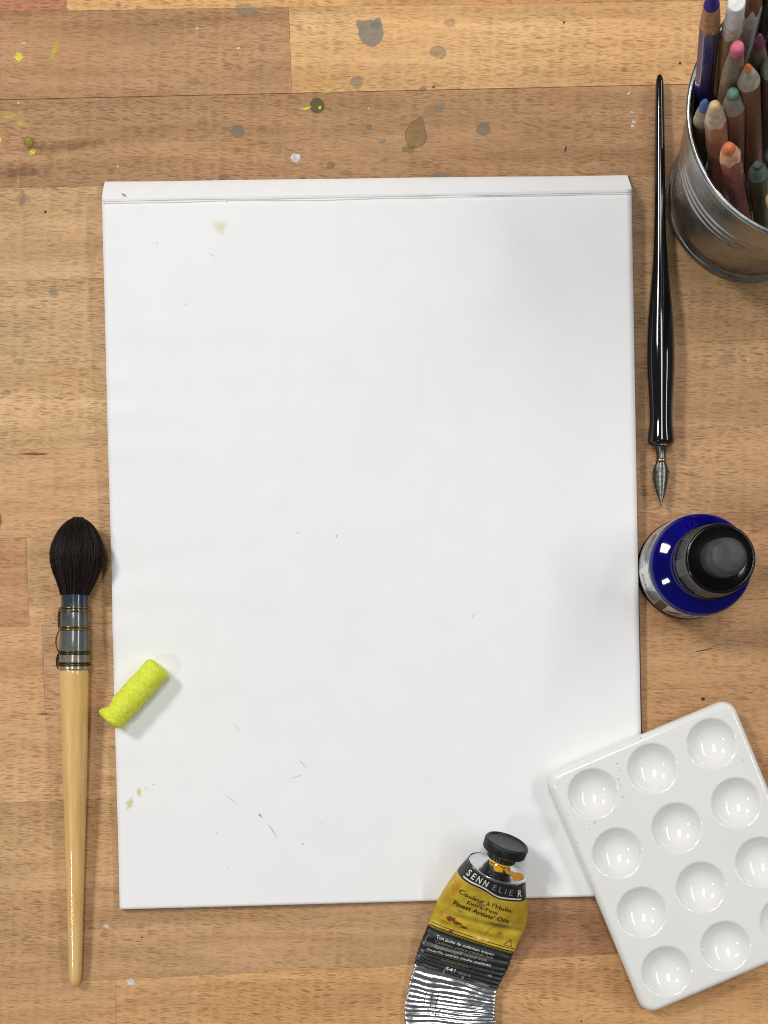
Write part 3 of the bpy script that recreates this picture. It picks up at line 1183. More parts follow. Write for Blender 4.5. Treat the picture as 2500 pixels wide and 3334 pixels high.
M['lab_grey'] = simple('label_grey', (128, 128, 126), .4, metal=.3, var=.2, vs=300)
M['lab_black'] = simple('label_black', (30, 30, 30), .4, var=.2)
M['lab_white'] = simple('label_white', (228, 228, 226), .5, var=.03)
lab_patch('label_band', 140, 172, 15, 23.5, M['lab_grey'], 6)
lab_patch('label_band', 182, 206, 6, 23.8, M['lab_white'], -3)
lab_patch('label_band', 207, 223, 8, 24.2, M['lab_grey'], 4)
lab_patch('label_band', 226, 237, 4.8, 24.3, M['lab_black'], -5)
lab_patch('label_band', 239, 246, 10, 20, M['lab_black'], 8)
lab_patch('label_band', 249, 252, 6, 23, M['gold_print'], 10)
lab_patch('label_band', 255, 263, 14, 22, M['lab_grey'], 5)
lab_patch('label_line', 165, 178, 18.5, 19.0, M['lab_black'], 0)
lab_patch('label_line', 150, 166, 12, 12.5, M['lab_black'], 0)


def text_mesh(body, size, offset=0.0, space=1.0):
    cu = bpy.data.curves.new('lettering', 'FONT')
    cu.body = body
    cu.size = size
    cu.offset = offset
    cu.resolution_u = 3
    cu.space_character = space
    ob = bpy.data.objects.new('lettering', cu)
    COL.objects.link(ob)
    dg = bpy.context.evaluated_depsgraph_get()
    me = bpy.data.meshes.new_from_object(ob.evaluated_get(dg))
    bpy.data.objects.remove(ob)
    bm = bmesh.new()
    bm.from_mesh(me)
    bmesh.ops.triangulate(bm, faces=bm.faces)
    bmesh.ops.subdivide_edges(bm, edges=[e for e in bm.edges if e.calc_length() > size * .25], cuts=1)
    bmesh.ops.triangulate(bm, faces=bm.faces)
    V = [v.co.copy() for v in bm.verts]
    F = [tuple(v.index for v in f.verts) for f in bm.faces]
    bm.free()
    bpy.data.meshes.remove(me)
    x0, x1 = min(v.x for v in V), max(v.x for v in V)
    return [Vector((v.x - x0, v.y, 0)) for v in V], F, x1 - x0


# small upright lettering on the label's front
V, F, w = text_mesh('ENCRE', 4.0, .05)
P = [lab_pt(188 + v.x / w * 17 if w else 0, 11 + v.y, .2) for v in V]
o = mk('label_lettering', P, F, M['lab_grey'], plabel)
# dropper: ribbed collar, recessed top, rubber bulb
RZ = 1 / 1


def ribs(t, s):
    ph = (t * 180 / PI) % 60
    return 1 + (.022 * (.5 + .5 * math.cos(t * 84)) if ph < 34 else .024)


lathe('cap_collar', [(40.2, 14.2), (40.2, 15.3), (41.5, 15.5), (44, 15.5)], BX, Z, M['cap_skirt'], bot, 96, c0=False, c1=False)
lathe('cap_skirt', [(43.8, 14.6), (44.2, 14.9), (53.5, 14.0), (54.6, 13.8)], BX, Z, M['cap_skirt'], bot, 504, c0=False, c1=False, rad=ribs)
lathe('cap_top', [(54.5, 14.15), (55.6, 14.1), (56.3, 13.75), (56.6, 13.2), (56.5, 12.6), (56.0, 12.2), (55.9, 8.0)], BX, Z, M['cap_gloss'], bot, 96, c0=False, c1=False, deg=70)
lathe('rubber_bulb', [(55.8, 8.0), (56.2, 8.1), (58, 7.9), (64, 7.75), (66.4, 7.5), (67.6, 7.0), (68.3, 6.2), (68.6, 5.2), (68.75, 3.2), (68.7, 1.6), (68.6, .2)], BX, Z, M['rubber'], bot, 64,
      rad=lambda t, s: 1 + .012 * math.sin(2 * t + .5), deg=60)

# ------------------------------------------------------------------ porcelain palette
PW, PL, PT = 88.0, 114.0, 9.0
ux = Vector((.9225, .386, 0))       # along the short side
uy = Vector((-.386, .9225, 0))      # along the long side, to the north-west


def pal_plane(x, y):
    a = W(1935, 2915)
    return 3.45 - .0272 * (x - a.x) + .0217 * (y - a.y)


p_l = W(1700 + 150 / 2.0225, 2240 + 577 / 2.0225, 12.5)     # left corner
PC = p_l + ux * PW / 2 - uy * PL / 2
pal = empty('porcelain_palette', (PC.x, PC.y, 0), 'white glazed porcelain palette with twelve round wells resting on the pad corner', 'palette')
WELLS = [((-1 + i) * 28.0, (1.5 - j) * 28.0) for j in range(4) for i in range(3)]


def smin(a, b, k):
    h = max(0, min(1, .5 + .5 * (b - a) / k))
    return b + (a - b) * h - k * h * (1 - h)


def rr_dist(x, y, cr=6.5):
    qx, qy = abs(x) - PW / 2 + cr, abs(y) - PL / 2 + cr
    return -(math.hypot(max(qx, 0), max(qy, 0)) + min(max(qx, qy), 0) - cr)


def pal_h(x, y):
    d = max(0, rr_dist(x, y))
    er = 3.0
    z = PT
    if d < er:
        z -= er - math.sqrt(max(0, er * er - (er - d) ** 2))
    z -= .25 * (1 - min(1, d / 14)) ** 2
    for wx, wy in WELLS:
        q = math.hypot(x - wx, y - wy)
        if q < 14:
            Rs, zc = 13.2, PT - 5.6 + 13.2
            bowl = zc - math.sqrt(max(.01, Rs * Rs - q * q)) if q < Rs - .1 else zc
            z = smin(z, bowl, 1.0)
    return z


def to_world(x, y, h):
    p = PC + ux * x + uy * y
    return Vector((p.x, p.y, pal_plane(p.x, p.y) + h))


st = .55
nx, ny = int(PW / st), int(PL / st)
G = {}
V, F, NRM = [], [], []
cr = 6.5
for j in range(ny + 1):
    for i in range(nx + 1):
        x, y = -PW / 2 + PW * i / nx, -PL / 2 + PL * j / ny
        # corner points outside the rounded outline slide onto it
        cx, cy = max(-(PW / 2 - cr), min(PW / 2 - cr, x)), max(-(PL / 2 - cr), min(PL / 2 - cr, y))
        dx, dy = x - cx, y - cy
        dl = math.hypot(dx, dy)
        if dx and dy:
            m = max(abs(dx), abs(dy)) / dl
            x, y = cx + dx * m, cy + dy * m
        V.append((x, y))
e = .02
N3, P3 = [], []
for x, y in V:
    h = pal_h(x, y)
    hx = (pal_h(x + e, y) - pal_h(x - e, y)) / (2 * e)
    hy = (pal_h(x, y + e) - pal_h(x, y - e)) / (2 * e)
    hx = max(-6, min(6, hx))
    hy = max(-6, min(6, hy))
    n = Vector((0, 0, 1)) - ux * hx - uy * hy
    if rr_dist(x, y) < .01:      # the outermost row belongs to the upright wall
        cx, cy = max(-(PW / 2 - cr), min(PW / 2 - cr, x)), max(-(PL / 2 - cr), min(PL / 2 - cr, y))
        n = (ux * (x - cx) + uy * (y - cy)).normalized() + Vector((0, 0, .2))
    N3.append(n.normalized())
    P3.append(to_world(x, y, h))
groups = {}
for j in range(ny):
    for i in range(nx):
        a = j * (nx + 1) + i
        q = (a, a + 1, a + nx + 2, a + nx + 1)
        mx = sum(V[k][0] for k in q) / 4
        my = sum(V[k][1] for k in q) / 4
        g = -1
        for k, (wx, wy) in enumerate(WELLS):
            if math.hypot(mx - wx, my - wy) < 10.9:
                g = k
        groups.setdefault(g, []).append(q)
# outer wall and underside
bd = [i for i in range(nx + 1)] + [j * (nx + 1) + nx for j in range(1, ny + 1)] + [ny * (nx + 1) + i for i in range(nx - 1, -1, -1)] + [j * (nx + 1) for j in range(ny - 1, 0, -1)]


def sub_mesh(name, quads, extra=None):
    idx, PV, NV_ = {}, [], []
    FF = []
    for q in quads:
        r = []
        for k in q:
            if k not in idx:
                idx[k] = len(PV)
                PV.append(P3[k])
                NV_.append(N3[k])
            r.append(idx[k])
        FF.append(tuple(r))
    if extra:
        ring0 = [idx[k] for k in bd]
        for lev, (dz, ins) in enumerate(((2.6, .15), (1.0, .9), (.15, 2.2))):
            ring1 = []
            for k in bd:
                x, y = V[k]
                cx, cy = max(-(PW / 2 - cr), min(PW / 2 - cr, x)), max(-(PL / 2 - cr), min(PL / 2 - cr, y))
                d = Vector((x - cx, y - cy))
                d = d.normalized() if d.length > 1e-6 else Vector((0, 0))
                ring1.append(len(PV))
                PV.append(to_world(x - d.x * ins, y - d.y * ins, dz))
                nn = (ux * d.x + uy * d.y) + Vector((0, 0, (-.1, -.6, -1)[lev]))
                NV_.append(nn.normalized())
            for k in range(len(bd)):
                q = (k + 1) % len(bd)
                FF.append((ring0[k], ring1[k], ring1[q], ring0[q]))
            ring0 = ring1
        FF.append(tuple(ring0))
    o = mk(name, PV, FF, M['porcelain'], pal)
    o.data.normals_split_custom_set_from_vertices([tuple(n) for n in NV_])
    return o


slab = sub_mesh('slab', groups[-1], True)
for k in range(len(WELLS)):
    if k in groups:
        sub_mesh('well', groups[k])
spk = blot_material('palette_speck', (150, 146, 138), .45, .6, grain=1200)


def pal_place(x, y):
    p = W(x, y, 12.5)
    d = p - PC
    lx, ly = d.x * ux.x + d.y * ux.y, d.x * uy.x + d.y * uy.y
    q = to_world(lx, ly, pal_h(lx, ly) + .05)
    return q


for cxp, cyp, r in ((620, 495, 8), (640, 540, 6), (630, 600, 9), (645, 640, 7), (720, 800, 5), (475, 885, 10), (440, 930, 6), (365, 1020, 6), (455, 490, 5), (300, 830, 6), (445, 845, 4),
                    (780, 330, 7), (960, 1280, 4), (925, 1640, 5), (1345, 1110, 4), (1455, 475, 7), (660, 715, 6), (690, 735, 5), (1290, 1508, 5), (800, 1000, 5), (1140, 1830, 6)):
    blot('dirt_speck', 1700 + cxp / 2.0225, 2240 + cyp / 2.0225, r / 2, r / 2.6, spk, pal, random.random() * 3, .5, n=14, place=pal_place)

# ------------------------------------------------------------------ oil paint tube
# sections from the shoulder to the tail: left and right outline (photo detail pixels), axis height, half thickness
SEC = [((835, 425), (1390, 655), 17.0, 13.0), ((725, 548), (1397, 815), 15.1, 11.0), ((600, 725), (1412, 990), 11.6, 8.0), ((510, 885), (1380, 1125), 8.0, 5.2),
       ((437, 1075), (1275, 1352), 5.4, 3.4), ((350, 1290), (1215, 1512), 3.9, 2.4), ((300, 1455), (1115, 1712), 2.9, 1.6), ((240, 1690), (1092, 1850), 2.3, 1.2),
       ((205, 1880), (1090, 1965), 2.0, 1.0), ((205, 2063), (1090, 2100), 1.9, .9), ((205, 2260), (1090, 2280), 1.8, .8)]


def t_px(p, z):
    return W(1250 + p[0] / 3.016, 2650 + p[1] / 3.016, z)


TL_ = [(i, t_px(s[0], s[2])) for i, s in enumerate(SEC)]
TWIST = [0, 0, 0, 0, .3, .8, 1.4, 1.9, 2.2, 2.4, 2.6]   # the tail lies a little twisted, right edge up
TR_ = [(i, t_px(s[1], s[2] + TWIST[i])) for i, s in enumerate(SEC)]
TB_ = [(i, s[3]) for i, s in enumerate(SEC)]
tube = empty('paint_tube', (TL_[4][1] + TR_[4][1]) / 2 * 1.0 - Vector((0, 0, 5.4)), 'crumpled oil paint tube with yellow and black label and black screw cap', 'paint tube')


def t_ripple(v, u):
    """folds pressed across the tube, tight on the foil, loose on the label"""
    k = interp([(0, 0), (1.2, 0), (2.2, .10), (3.2, .28), (4, .34), (5.8, .36), (6.4, .17), (8, .20), (10, .22)], v)
    if k == 0:
        return 0
    w1 = math.sin(v * interp([(0, 6.5), (3, 7.5), (5, 9.5), (6, 13)], min(v, 6)) + .6 * nz(v * 1.3, u * .8, 2) + .5 * u)
    w2 = math.sin(v * 24.0 + 3.2 * nz(v * 1.0, u * 1.3, 5) + 1.2 * nz(v * 3, u * 2.5, 8) + 1.2 * u * max(0, 7.5 - v) * .35)
    w3 = nz(v * 3.2, u * 3.0, 7)
    mixf = interp([(0, 0), (5.6, .1), (6.3, .8), (10, .85)], v)
    return k * ((1 - mixf) * w1 + mixf * w2 + .55 * w3 * (1 if v > 6 else .4))


def t_pt(v, u, top=True, lift=0.0):
    l, r, b = spline(TL_, v), spline(TR_, v), spline(TB_, v)
    c = (l + r) / 2
    L = (r - l)
    a = L.length / 2
    L.normalize()
    v2 = min(v + .05, 10)
    v1 = max(v - .05, 0)
    T = ((spline(TL_, v2) + spline(TR_, v2)) - (spline(TL_, v1) + spline(TR_, v1))).normalized()
    U = L.cross(T)
    if U.z < 0:
        U = -U
    # edges of the flattened part are crimped in and out
    ea = 1 + interp([(0, 0), (3, 0), (4.5, .006), (6, .010), (10, .012)], v) * math.sin(v * 21 + 3 * (1 if u > 0 else 0))
    uu = max(-1, min(1, u))
    h = math.sqrt(max(0, 1 - uu * uu)) ** interp([(0, 1), (2, .9), (5, .6), (10, .45)], v)
    sgn = 1 if top else -1
    rip = t_ripple(v, uu) * min(1, h * 1.6)
    # dents in the front of the label
    if top:
        rip -= 1.3 * math.exp(-((v - 1.25) / .55) ** 2 - ((uu + .02) / .34) ** 2)
        rip -= .7 * math.exp(-((v - 2.2) / .4) ** 2 - ((uu + .35) / .3) ** 2)
        rip += .5 * math.exp(-((v - 2.6) / .35) ** 2 - ((uu - .35) / .35) ** 2)
    else:
        rip *= .35
    if v > 5.9 and top:
        cr_ = min(1, (v - 5.9) * 2) * min(1, h * 1.5)
        rip += cr_ * (.55 * nz(v * 1.1, uu * 2.0, 11) + .12 * nz(v * 2.6, uu * 4.5, 14) + .03 * nz(v * 9, uu * 8, 4))
    p = c + L * (a * uu * ea) + U * (sgn * b * h + rip + lift)
    # slight sag of the whole crest keeps the middle pressed in
    return p


def band(name, v0, v1, mat, edge0=None, edge1=None, dens=60, close=False):
    n = max(4, int((v1 - v0) * dens))
    nu = 44
    us = [math.cos(PI * i / nu) for i in range(nu + 1)]
    V, F = [], []
    for k in range(n + 1):
        q = k / n
        row = []
        for top in (True, False):
            rng = us if top else us[::-1][1:-1]
            for u in rng:
                a = v0 + (edge0(u) if edge0 else 0)
                b = v1 + (edge1(u) if edge1 else 0)
                row.append(t_pt(a + (b - a) * q, u, top))
        V.append(row)
    v, f = rings_mesh(V, False, close)
    o = mk(name, v, f, mat, tube)
    fix(o)
    return o


ragged = lambda u: .05 * nz(u * 7, 3, 3) + .10 * nz(u * 2.3, 8, 1) + .03 * nz(u * 25, 1, 1)
brand_edge = lambda u: .10 * math.sin((u + .1) * 5) * math.exp(-u * u * 3)
HOST = []
HOST.append(band('brand_band', 0.0, 1.0, M['tube_black'], None, brand_edge))
HOST.append(band('yellow_label', 1.0, 4.0, M['yellow'], brand_edge, None))
HOST.append(band('black_label', 4.0, 6.05, M['tube_black'], None, ragged))
HOST.append(band('foil_tail', 6.05, 10, M['foil'], ragged, None, 80, True))


def host(v):
    return HOST[0 if v < 1 else 1 if v < 4 else 2 if v < 6.05 else 3]



def tube_text(body, vc, u0, u1, size_v, mat, name='lettering', off=0.0, curve=None, space=1.0):
    """text between lateral fractions u0..u1, cap height size_v in section units, baseline at vc"""
    V, F, w = text_mesh(body, 1.0, off, space)
    P = []
    for p in V:
        u = u0 + (u1 - u0) * p.x / w
        v = vc + (curve(u) if curve else 0) - p.y / .70 * size_v
        P.append(t_pt(v, u, True, .10))
    o = mk(name, P, F, mat, host(vc))
    c = sum((f.normal.z * f.area for f in o.data.polygons))
    if c < 0:
        o.data.flip_normals()
    return o


tube_text('SENN', .70, -.84, -.20, .40, M['white_print'], 'brand_lettering', .015, None, 1.5)
tube_text('ELIE', .70, -.04, .58, .38, M['worn_print'], 'brand_lettering', -.005, None, 1.5)
tube_text('R', .70, .74, .86, .40, M['white_print'], 'brand_lettering', .012)
tube_text("Couleur \u00e0 l'Huile", 1.64, -.74, .60, .22, M['dark_print'], off=.012)
tube_text('Extra-Fine', 1.97, -.46, .28, .19, M['dark_print'], off=.012)
tube_text("Finest Artists' Oils", 2.36, -.72, .58, .29, M['dark_print'], off=.018)
tube_text('Ton jaune de cadmium moyen', 4.42, -.74, .58, .145, M['white_print'], off=.004)
tube_text('Cadmium yellow medium hue', 4.64, -.72, .60, .145, M['worn_print'], off=.0)
tube_text('Kadmiumgelb mittel imit.', 4.86, -.70, .50, .145, M['worn_print'], off=.0)
tube_text('Amarillo cadmio medio sustituto', 5.08, -.84, .62, .15, M['white_print'], off=.006)
tube_text('PIGMENT P.Y.', 5.46, -.44, .20, .12, M['gold_print'])
tube_text('541', 5.84, -.28, -.06, .17, M['white_print'], off=.008)
tube_text('S\u00e9rie 4', 5.84, .02, .30, .12, M['worn_print'])


def tube_strip(name, v0, v1, u0, u1, mat, crv=None, n=40, lift=.09):
    V, F = [], []
    for i in range(n + 1):
        u = u0 + (u1 - u0) * i / n
        c = crv(u) if crv else 0
        V += [t_pt(v0 + c, u, True, lift), t_pt(v1 + c, u, True, lift)]
    for i in range(n):
        F.append((2 * i, 2 * i + 1, 2 * i + 3, 2 * i + 2))
    o = mk(name, V, F, mat, host(v0))
    if sum(f.normal.z for f in o.data.polygons) < 0:
        o.data.flip_normals()
    return o


tube_strip('white_rule', .83, .91, -.86, .86, M['white_print'], brand_edge)
tube_strip('gold_rule', 3.92, 3.97, -.96, .96, M['dark_print'])
tube_strip('gold_rule', 4.02, 4.06, -.96, .96, M['gold_print'])
tube_strip('gold_rule', 3.80, 3.83, -.96, .96, M['dark_print'])
# little triangular mark at the right of the label
mark = [(3.50, .80), (3.74, .70), (3.76, .88)]
for k in range(3):
    (va, ua), (vb, ub) = mark[k], mark[(k + 1) % 3]
    curve_tube('print_mark', [t_pt(va + (vb - va) * q / 6, ua + (ub - ua) * q / 6, True, .05) for q in range(7)], .16, M['dark_print'], HOST[1], 5)


def tube_blot(name, v, u, rv, ru, mat, rot=0.0, jag=.3, seed=1.0, lift=.12):
    return blot(name, 0, 0, 1, 1, mat, host(v), rot, jag, n=28, seed=seed, place=lambda x, y: t_pt(v + y * rv, u + x * ru, True, lift))


TBM = {
    'rust': blot_material('rust_smear', (128, 46, 26), .85, .6, grain=900),
    'ochre': blot_material('ochre_smear', (206, 150, 34), .6, .9, grain=800),
    'grey': blot_material('grey_smear', (132, 124, 92), .6, .8, grain=700),
    'cream': blot_material('cream_wear', (232, 212, 120), .7, .8, grain=900),
    'scuff': blot_material('scuff', (150, 150, 144), .7, .5, grain=1200),
}
for i, (v, u, rv, ru, m, rot) in enumerate([(3.32, -.60, .15, .17, 'rust', 0), (3.42, -.45, .12, .16, 'rust', .1), (3.52, -.28, .07, .12, 'rust', 0),
                                            (3.25, -.85, .25, .12, 'ochre', 0), (3.6, -.7, .2, .16, 'ochre', 0), (3.0, -.7, .12, .25, 'cream', 0),
                                            (3.3, .5, .10, .09, 'grey', 0), (1.6, -.85, .5, .14, 'ochre', 0), (2.6, -.5, .06, .12, 'grey', 0), (2.75, .4, .3, .35, 'grey', 0), (1.75, -.15, .18, .16, 'grey', .4),
                                            (3.9, -.5, .10, .07, 'rust', 0), (3.75, .2, .12, .3, 'cream', 0)]):
    tube_blot('paint_smear', v, u, rv, ru, TBM[m], rot, .16, i * 2.1, .11 + .015 * (i % 5))
for i, (v, u, rv, ru) in enumerate([(5.2, -.9, .10, .05), (5.45, -.86, .05, .10), (5.6, -.95, .10, .04), (5.9, -.3, .20, .02), (5.95, .15, .12, .03), (6.0, .6, .06, .2), (5.5, .7, .05, .08), (4.6, -.93, .2, .02)]):
    tube_blot('print_wear', v, u, rv, ru, TBM['scuff'], 0, .5, i * 3.3, .13)
# hairline crack in the label
curve_tube('label_crease', [t_pt(2.3 + 1.3 * q / 14, .40 - .20 * (q / 14) ** 1.5 + .02 * math.sin(q), True, .0) for q in range(15)], .10, M['dark_print'], HOST[1], 5)
# pressed marks on the foil
for k, (v0, v1, u0, u1) in enumerate([(7.0, 7.9, -.58, -.58), (7.0, 7.9, -.44, -.44), (7.05, 7.05, -.6, -.3), (7.45, 7.45, -.6, -.3), (7.9, 7.9, -.6, -.34), (7.0, 7.95, -.30, -.32), (8.0, 8.4, -.5, -.30), (8.0, 8.35, -.2, -.34)]):
    curve_tube('pressed_mark', [t_pt(v0 + (v1 - v0) * q / 8, u0 + (u1 - u0) * q / 8, True, .05) for q in range(9)], .22, M['old_steel'], HOST[3], 5)
# shoulder, neck and cap along the tilted axis
c0 = (TL_[0][1] + TR_[0][1]) / 2
c1 = (spline(TL_, .5) + spline(TR_, .5)) / 2
axis = (c0 - (spline(TL_, .1) + spline(TR_, .1)) / 2).normalized()
lat0 = (TR_[0][1] - TL_[0][1]).normalized()
up0 = axis.cross(lat0)
if up0.z < 0:
    up0 = -up0
lat0 = up0.cross(axis)
if lat0.x < 0:
    lat0 = -lat0
rs = (TR_[0][1] - TL_[0][1]).length / 2
bs0 = SEC[0][3] / rs


def axlathe(name, prof, mat, n=64, rad=None, deg=35, c0_=False, c1_=False, parent=None):
    R = []
    for s, r in prof:
        R.append([c0 + axis * s + (lat0 * math.cos(2 * PI * j / n) + up0 * math.sin(2 * PI * j / n) * (bs0 if s < 3 else 1)) * r * (rad(2 * PI * j / n, s) if rad else 1) for j in range(n)])
    v, f = rings_mesh(R, c0_, c1_)
    o = mk(name, v, f, mat, parent or tube)
    fix(o)
    return sharp(o, deg)


axlathe('shoulder', [(-.6, rs * .985), (.1, rs * 1.012), (.5, rs * 1.005), (.7, rs * .97), (.75, rs * .92), (1.6, rs * .75), (3.2, 5.6), (3.4, 5.0), (6.2, 4.8)], M['foil'], 72, deg=50, c1_=True)
axlathe('thread_ring', [(4.0, 4.9), (4.2, 5.3), (4.5, 5.3), (4.7, 4.9)], M['foil'], 48)
cap_o = axlathe('cap', [(5.0, 5.2), (5.0, 6.1), (5.2, 6.3), (8.0, 6.5), (8.2, 6.8), (8.4, 8.9), (8.8, 9.35), (12.6, 9.55), (13.2, 9.3), (13.4, 8.8), (13.2, 8.5), (12.7, 8.2), (12.4, 5.0), (12.35, .3)],
                M['cap_black'], 240, rad=lambda t, s: 1 + (.012 * math.cos(t * 60) if 8.6 < s < 12.8 else (.012 * math.cos(t * 40) if 5.1 < s < 8.1 else 0)), deg=45, c1_=True)


def sh_pt(t, s, lift=.12):
    r = interp([(.75, rs * .92), (1.6, rs * .75), (3.2, 5.6), (3.4, 5.0), (6, 4.9)], s) + lift
    return c0 + axis * s + (lat0 * math.cos(t) + up0 * math.sin(t)) * r


def sh_blot(name, t, s, rt, rs_, seed, mat, lift=.14):
    blot(name, 0, 0, 1, 1, mat, tube, 0, .2, n=26, seed=seed, place=lambda x, y: sh_pt(t + x * rt, s + y * rs_ * -1, lift))


orange_m = blot_material('orange_film', (216, 146, 40), .92, .25, grain=700)
yell_m = blot_material('yellow_film', (246, 184, 16), .98, .2, grain=700)
sh_blot('paint_drip', .55, 1.7, .42, 1.0, 3, orange_m)
sh_blot('paint_drip', .25, 1.4, .3, .8, 5, orange_m, .18)
sh_blot('paint_drip', 1.65, 2.9, .35, .7, 7, yell_m, .2)
sh_blot('paint_drip', 1.0, 2.8, .25, .8, 9, orange_m, .22)
# fat ring of paint squeezed out under the cap
pts = []
for j in range(30):
    t = .2 + 2.5 * j / 29
    pts.append(c0 + axis * (4.4 + .3 * nz(j * .5, 1, 1)) + (lat0 * math.cos(t) + up0 * math.sin(t)) * 5.2)
curve_tube('paint_bead', pts, [.25 + .55 * abs(nz(j * .45, 4, 2)) + .15 for j in range(30)], M['paint_yellow'], tube, 8)

# ------------------------------------------------------------------ tin cup
CB = W(2440, 647, 0)
cup = empty('tin_cup', CB, 'flared tin cup crammed with coloured pencils', 'cup')


def wall(z):
    return interp([(4.5, 35.0), (12, 36.4), (84.5, 47.6)], z)


prof = [(0.3, 35.2), (.2, 36.4), (.6, 37.0), (1.4, 37.15), (2.2, 36.9), (2.7, 36.2), (3.4, 35.4), (4.5, 35.1), (7, 35.6), (12, 36.4)]
z = 14.0
while z < 84:
    r = wall(z)
    for g in (45, 51, 57):
        r -= .55 * math.exp(-((z - g) / 1.1) ** 2)
    prof.append((z, r))
    z += .35 if 41 < z < 60 else 2.0
prof += [(84.3, 47.5), (84.6, 48.3), (85.2, 48.9), (86.0, 49.1), (86.7, 48.8), (87.1, 48.1), (87.0, 47.4), (86.4, 47.0)]
tinw = lathe('wall', prof, CB, Z, M['tin'], cup, 128, c0=False, c1=False, deg=60, rad=lambda t, s: 1 + .0016 * math.sin(3 * t + 1) + .0012 * nz(math.cos(t) * 3, math.sin(t) * 3, s * .03))
inner = [(86.4, 47.05), (84, 46.9), (60, 43.2), (12, 35.8), (3.2, 34.4)]
lathe('lining', inner, CB, Z, M['tin'], cup, 128, c0=False, c1=False)
lathe('floor', [(2.0, 34.6), (3.0, 34.5), (3.0, .2)], CB, Z, M['tin'], cup, 96, c0=True, c1=True)

# ------------------------------------------------------------------ pencils
WOODC = {}


def pmat(name, col, rough=.55, coat=0.0, var=.09, vs=350):
    if name not in WOODC:
        WOODC[name] = simple(name, col, rough, var=var, vs=vs, coat=coat)
    return WOODC[name]


def pencil(label, tip, zt, base, dia, shaft, core, wood=(150, 120, 92), hexa=True, conel=10.0, core_r=1.9, core_l=2.8, flat=.55, roughs=.45, coat=.2, group=None, scallop=.5, blunt=False):
    T = W(tip[0], tip[1], zt)
    d0 = W(base[0], base[1], 3.1)
    ax = (T - d0).normalized()
    # the lowest rim of the foot stands on the cup floor
    lean = math.sqrt(max(0, 1 - ax.z ** 2))
    Bp = d0 + Vector((0, 0, dia / 2 * lean + .1))
    L = (T - Bp).length
    ax = (T - Bp).normalized()
    e = empty('coloured_pencil', Bp, label, 'pencil', group or 'pencils standing in the tin cup')
    n = 36
    R_ = dia / 2

    def hx(t, s):
        if not hexa:
            return 1.0
        a = (t % (PI / 3)) - PI / 6
        return min(1.0, .91 / math.cos(a))
    cs = L - conel - core_l     # start of sharpened wood
    d, l, u = frame(ax)
    shaft = tuple(min(255, int(c * 1.15)) for c in shaft)
    wood = tuple(min(255, int(c * 1.12)) for c in wood)
    sm = pmat('shaft_%d_%d_%d' % shaft, shaft, roughs, coat)
    wm = pmat('bare_wood_%d_%d_%d' % wood, wood, .8, 0, .22, 500)
    gr = sum(core) / 3
    core = tuple(int(c + (gr - c) * .12) for c in core)
    cm = pmat('core_%d_%d_%d' % core, core, .7, 0, .12, 700)
    rings = []
    for s in (0.0, .35, cs * .5, cs - 4):
        rings.append([Bp + d * s + (l * math.cos(2 * PI * j / n) + u * math.sin(2 * PI * j / n)) * R_ * hx(2 * PI * j / n, s) * (.94 if s == 0 else 1) for j in range(n)])
    rings.append([Bp + d * (cs + (scallop * math.cos(6 * 2 * PI * j / n + PI) if hexa else 0)) + (l * math.cos(2 * PI * j / n) + u * math.sin(2 * PI * j / n)) * R_ * hx(2 * PI * j / n, 0) for j in range(n)])
    v, f = rings_mesh(rings, True, False)
    o = mk('shaft', v, f, sm, e, smooth=not hexa)
    fix(o)
    if not hexa:
        sharp(o, 30)
    rings2 = [rings[-1]]
    for k in range(1, 6):
        q = k / 5
        rr = R_ * (1 - q) * (.98) + core_r * q
        bul = 1 + .04 * math.sin(PI * q)
        rings2.append([Bp + d * (cs + conel * q) + (l * math.cos(2 * PI * j / n) + u * math.sin(2 * PI * j / n)) * rr * bul * (1 + .02 * nz(j * .8, q * 3, L)) * (hx(2 * PI * j / n, 0) ** (1 - q)) for j in range(n)])
    v, f = rings_mesh(rings2, False, False)
    o = mk('wood_cone', v, f, wm, e)
    fix(o)
    if blunt:
        pr = [(0, core_r), (core_l * .9, core_r * .93), (core_l * .985, core_r * .88), (core_l, core_r * .8)]
    else:
        pr = [(0, core_r), (core_l * .5, core_r * (.5 + .5 * flat) * 1.05), (core_l * .85, core_r * flat * .95), (core_l * .97, core_r * flat * .6), (core_l, core_r * flat * .15)]
    lathe('core', [(s + L - core_l, r) for s, r in pr], Bp, d, cm, e, 20, c0=False, c1=True, deg=60,
          rad=lambda t, s: 1 + .08 * nz(math.cos(t) * 2 + L, math.sin(t) * 2, s))
    return e, Bp, d, l, u, L


G_ = 'pencils standing in the tin cup'
pencil('dark violet hexagonal pencil leaning on the cup rim', (2320, -22), 150, (2266, 585), 7.0, (52, 40, 96), (56, 24, 140), (176, 128, 88), conel=13, core_r=2.6, core_l=7, flat=.5, roughs=.3, coat=.6)
pencil('knife sharpened pencil with a fat flat white core', (2398, 8), 146, (2312, 520), 7.2, (150, 116, 72), (232, 234, 232), (196, 178, 158), conel=8, core_r=3.2, core_l=13, roughs=.7, coat=0, blunt=True)
pencil('white painted pencil with scalloped paint edge and brown wood tip', (2464, -62), 152, (2352, 470), 7.2, (214, 212, 212), (120, 84, 60), (134, 92, 64), conel=13, core_r=1.6, core_l=4, scallop=2.6)
e4, B4, d4, l4, u4, L4 = pencil('black pencil with small gold lettering along the shaft', (2530, -130), 158, (2398, 480), 7.2, (20, 18, 20), (30, 30, 30), (150, 110, 80), conel=13, core_r=1.4, core_l=4, roughs=.25, coat=.6)
pencil('orange brown pencil behind the black one', (2590, -90), 150, (2480, 470), 7.4, (128, 76, 40), (150, 80, 40), (140, 100, 70), roughs=.5)
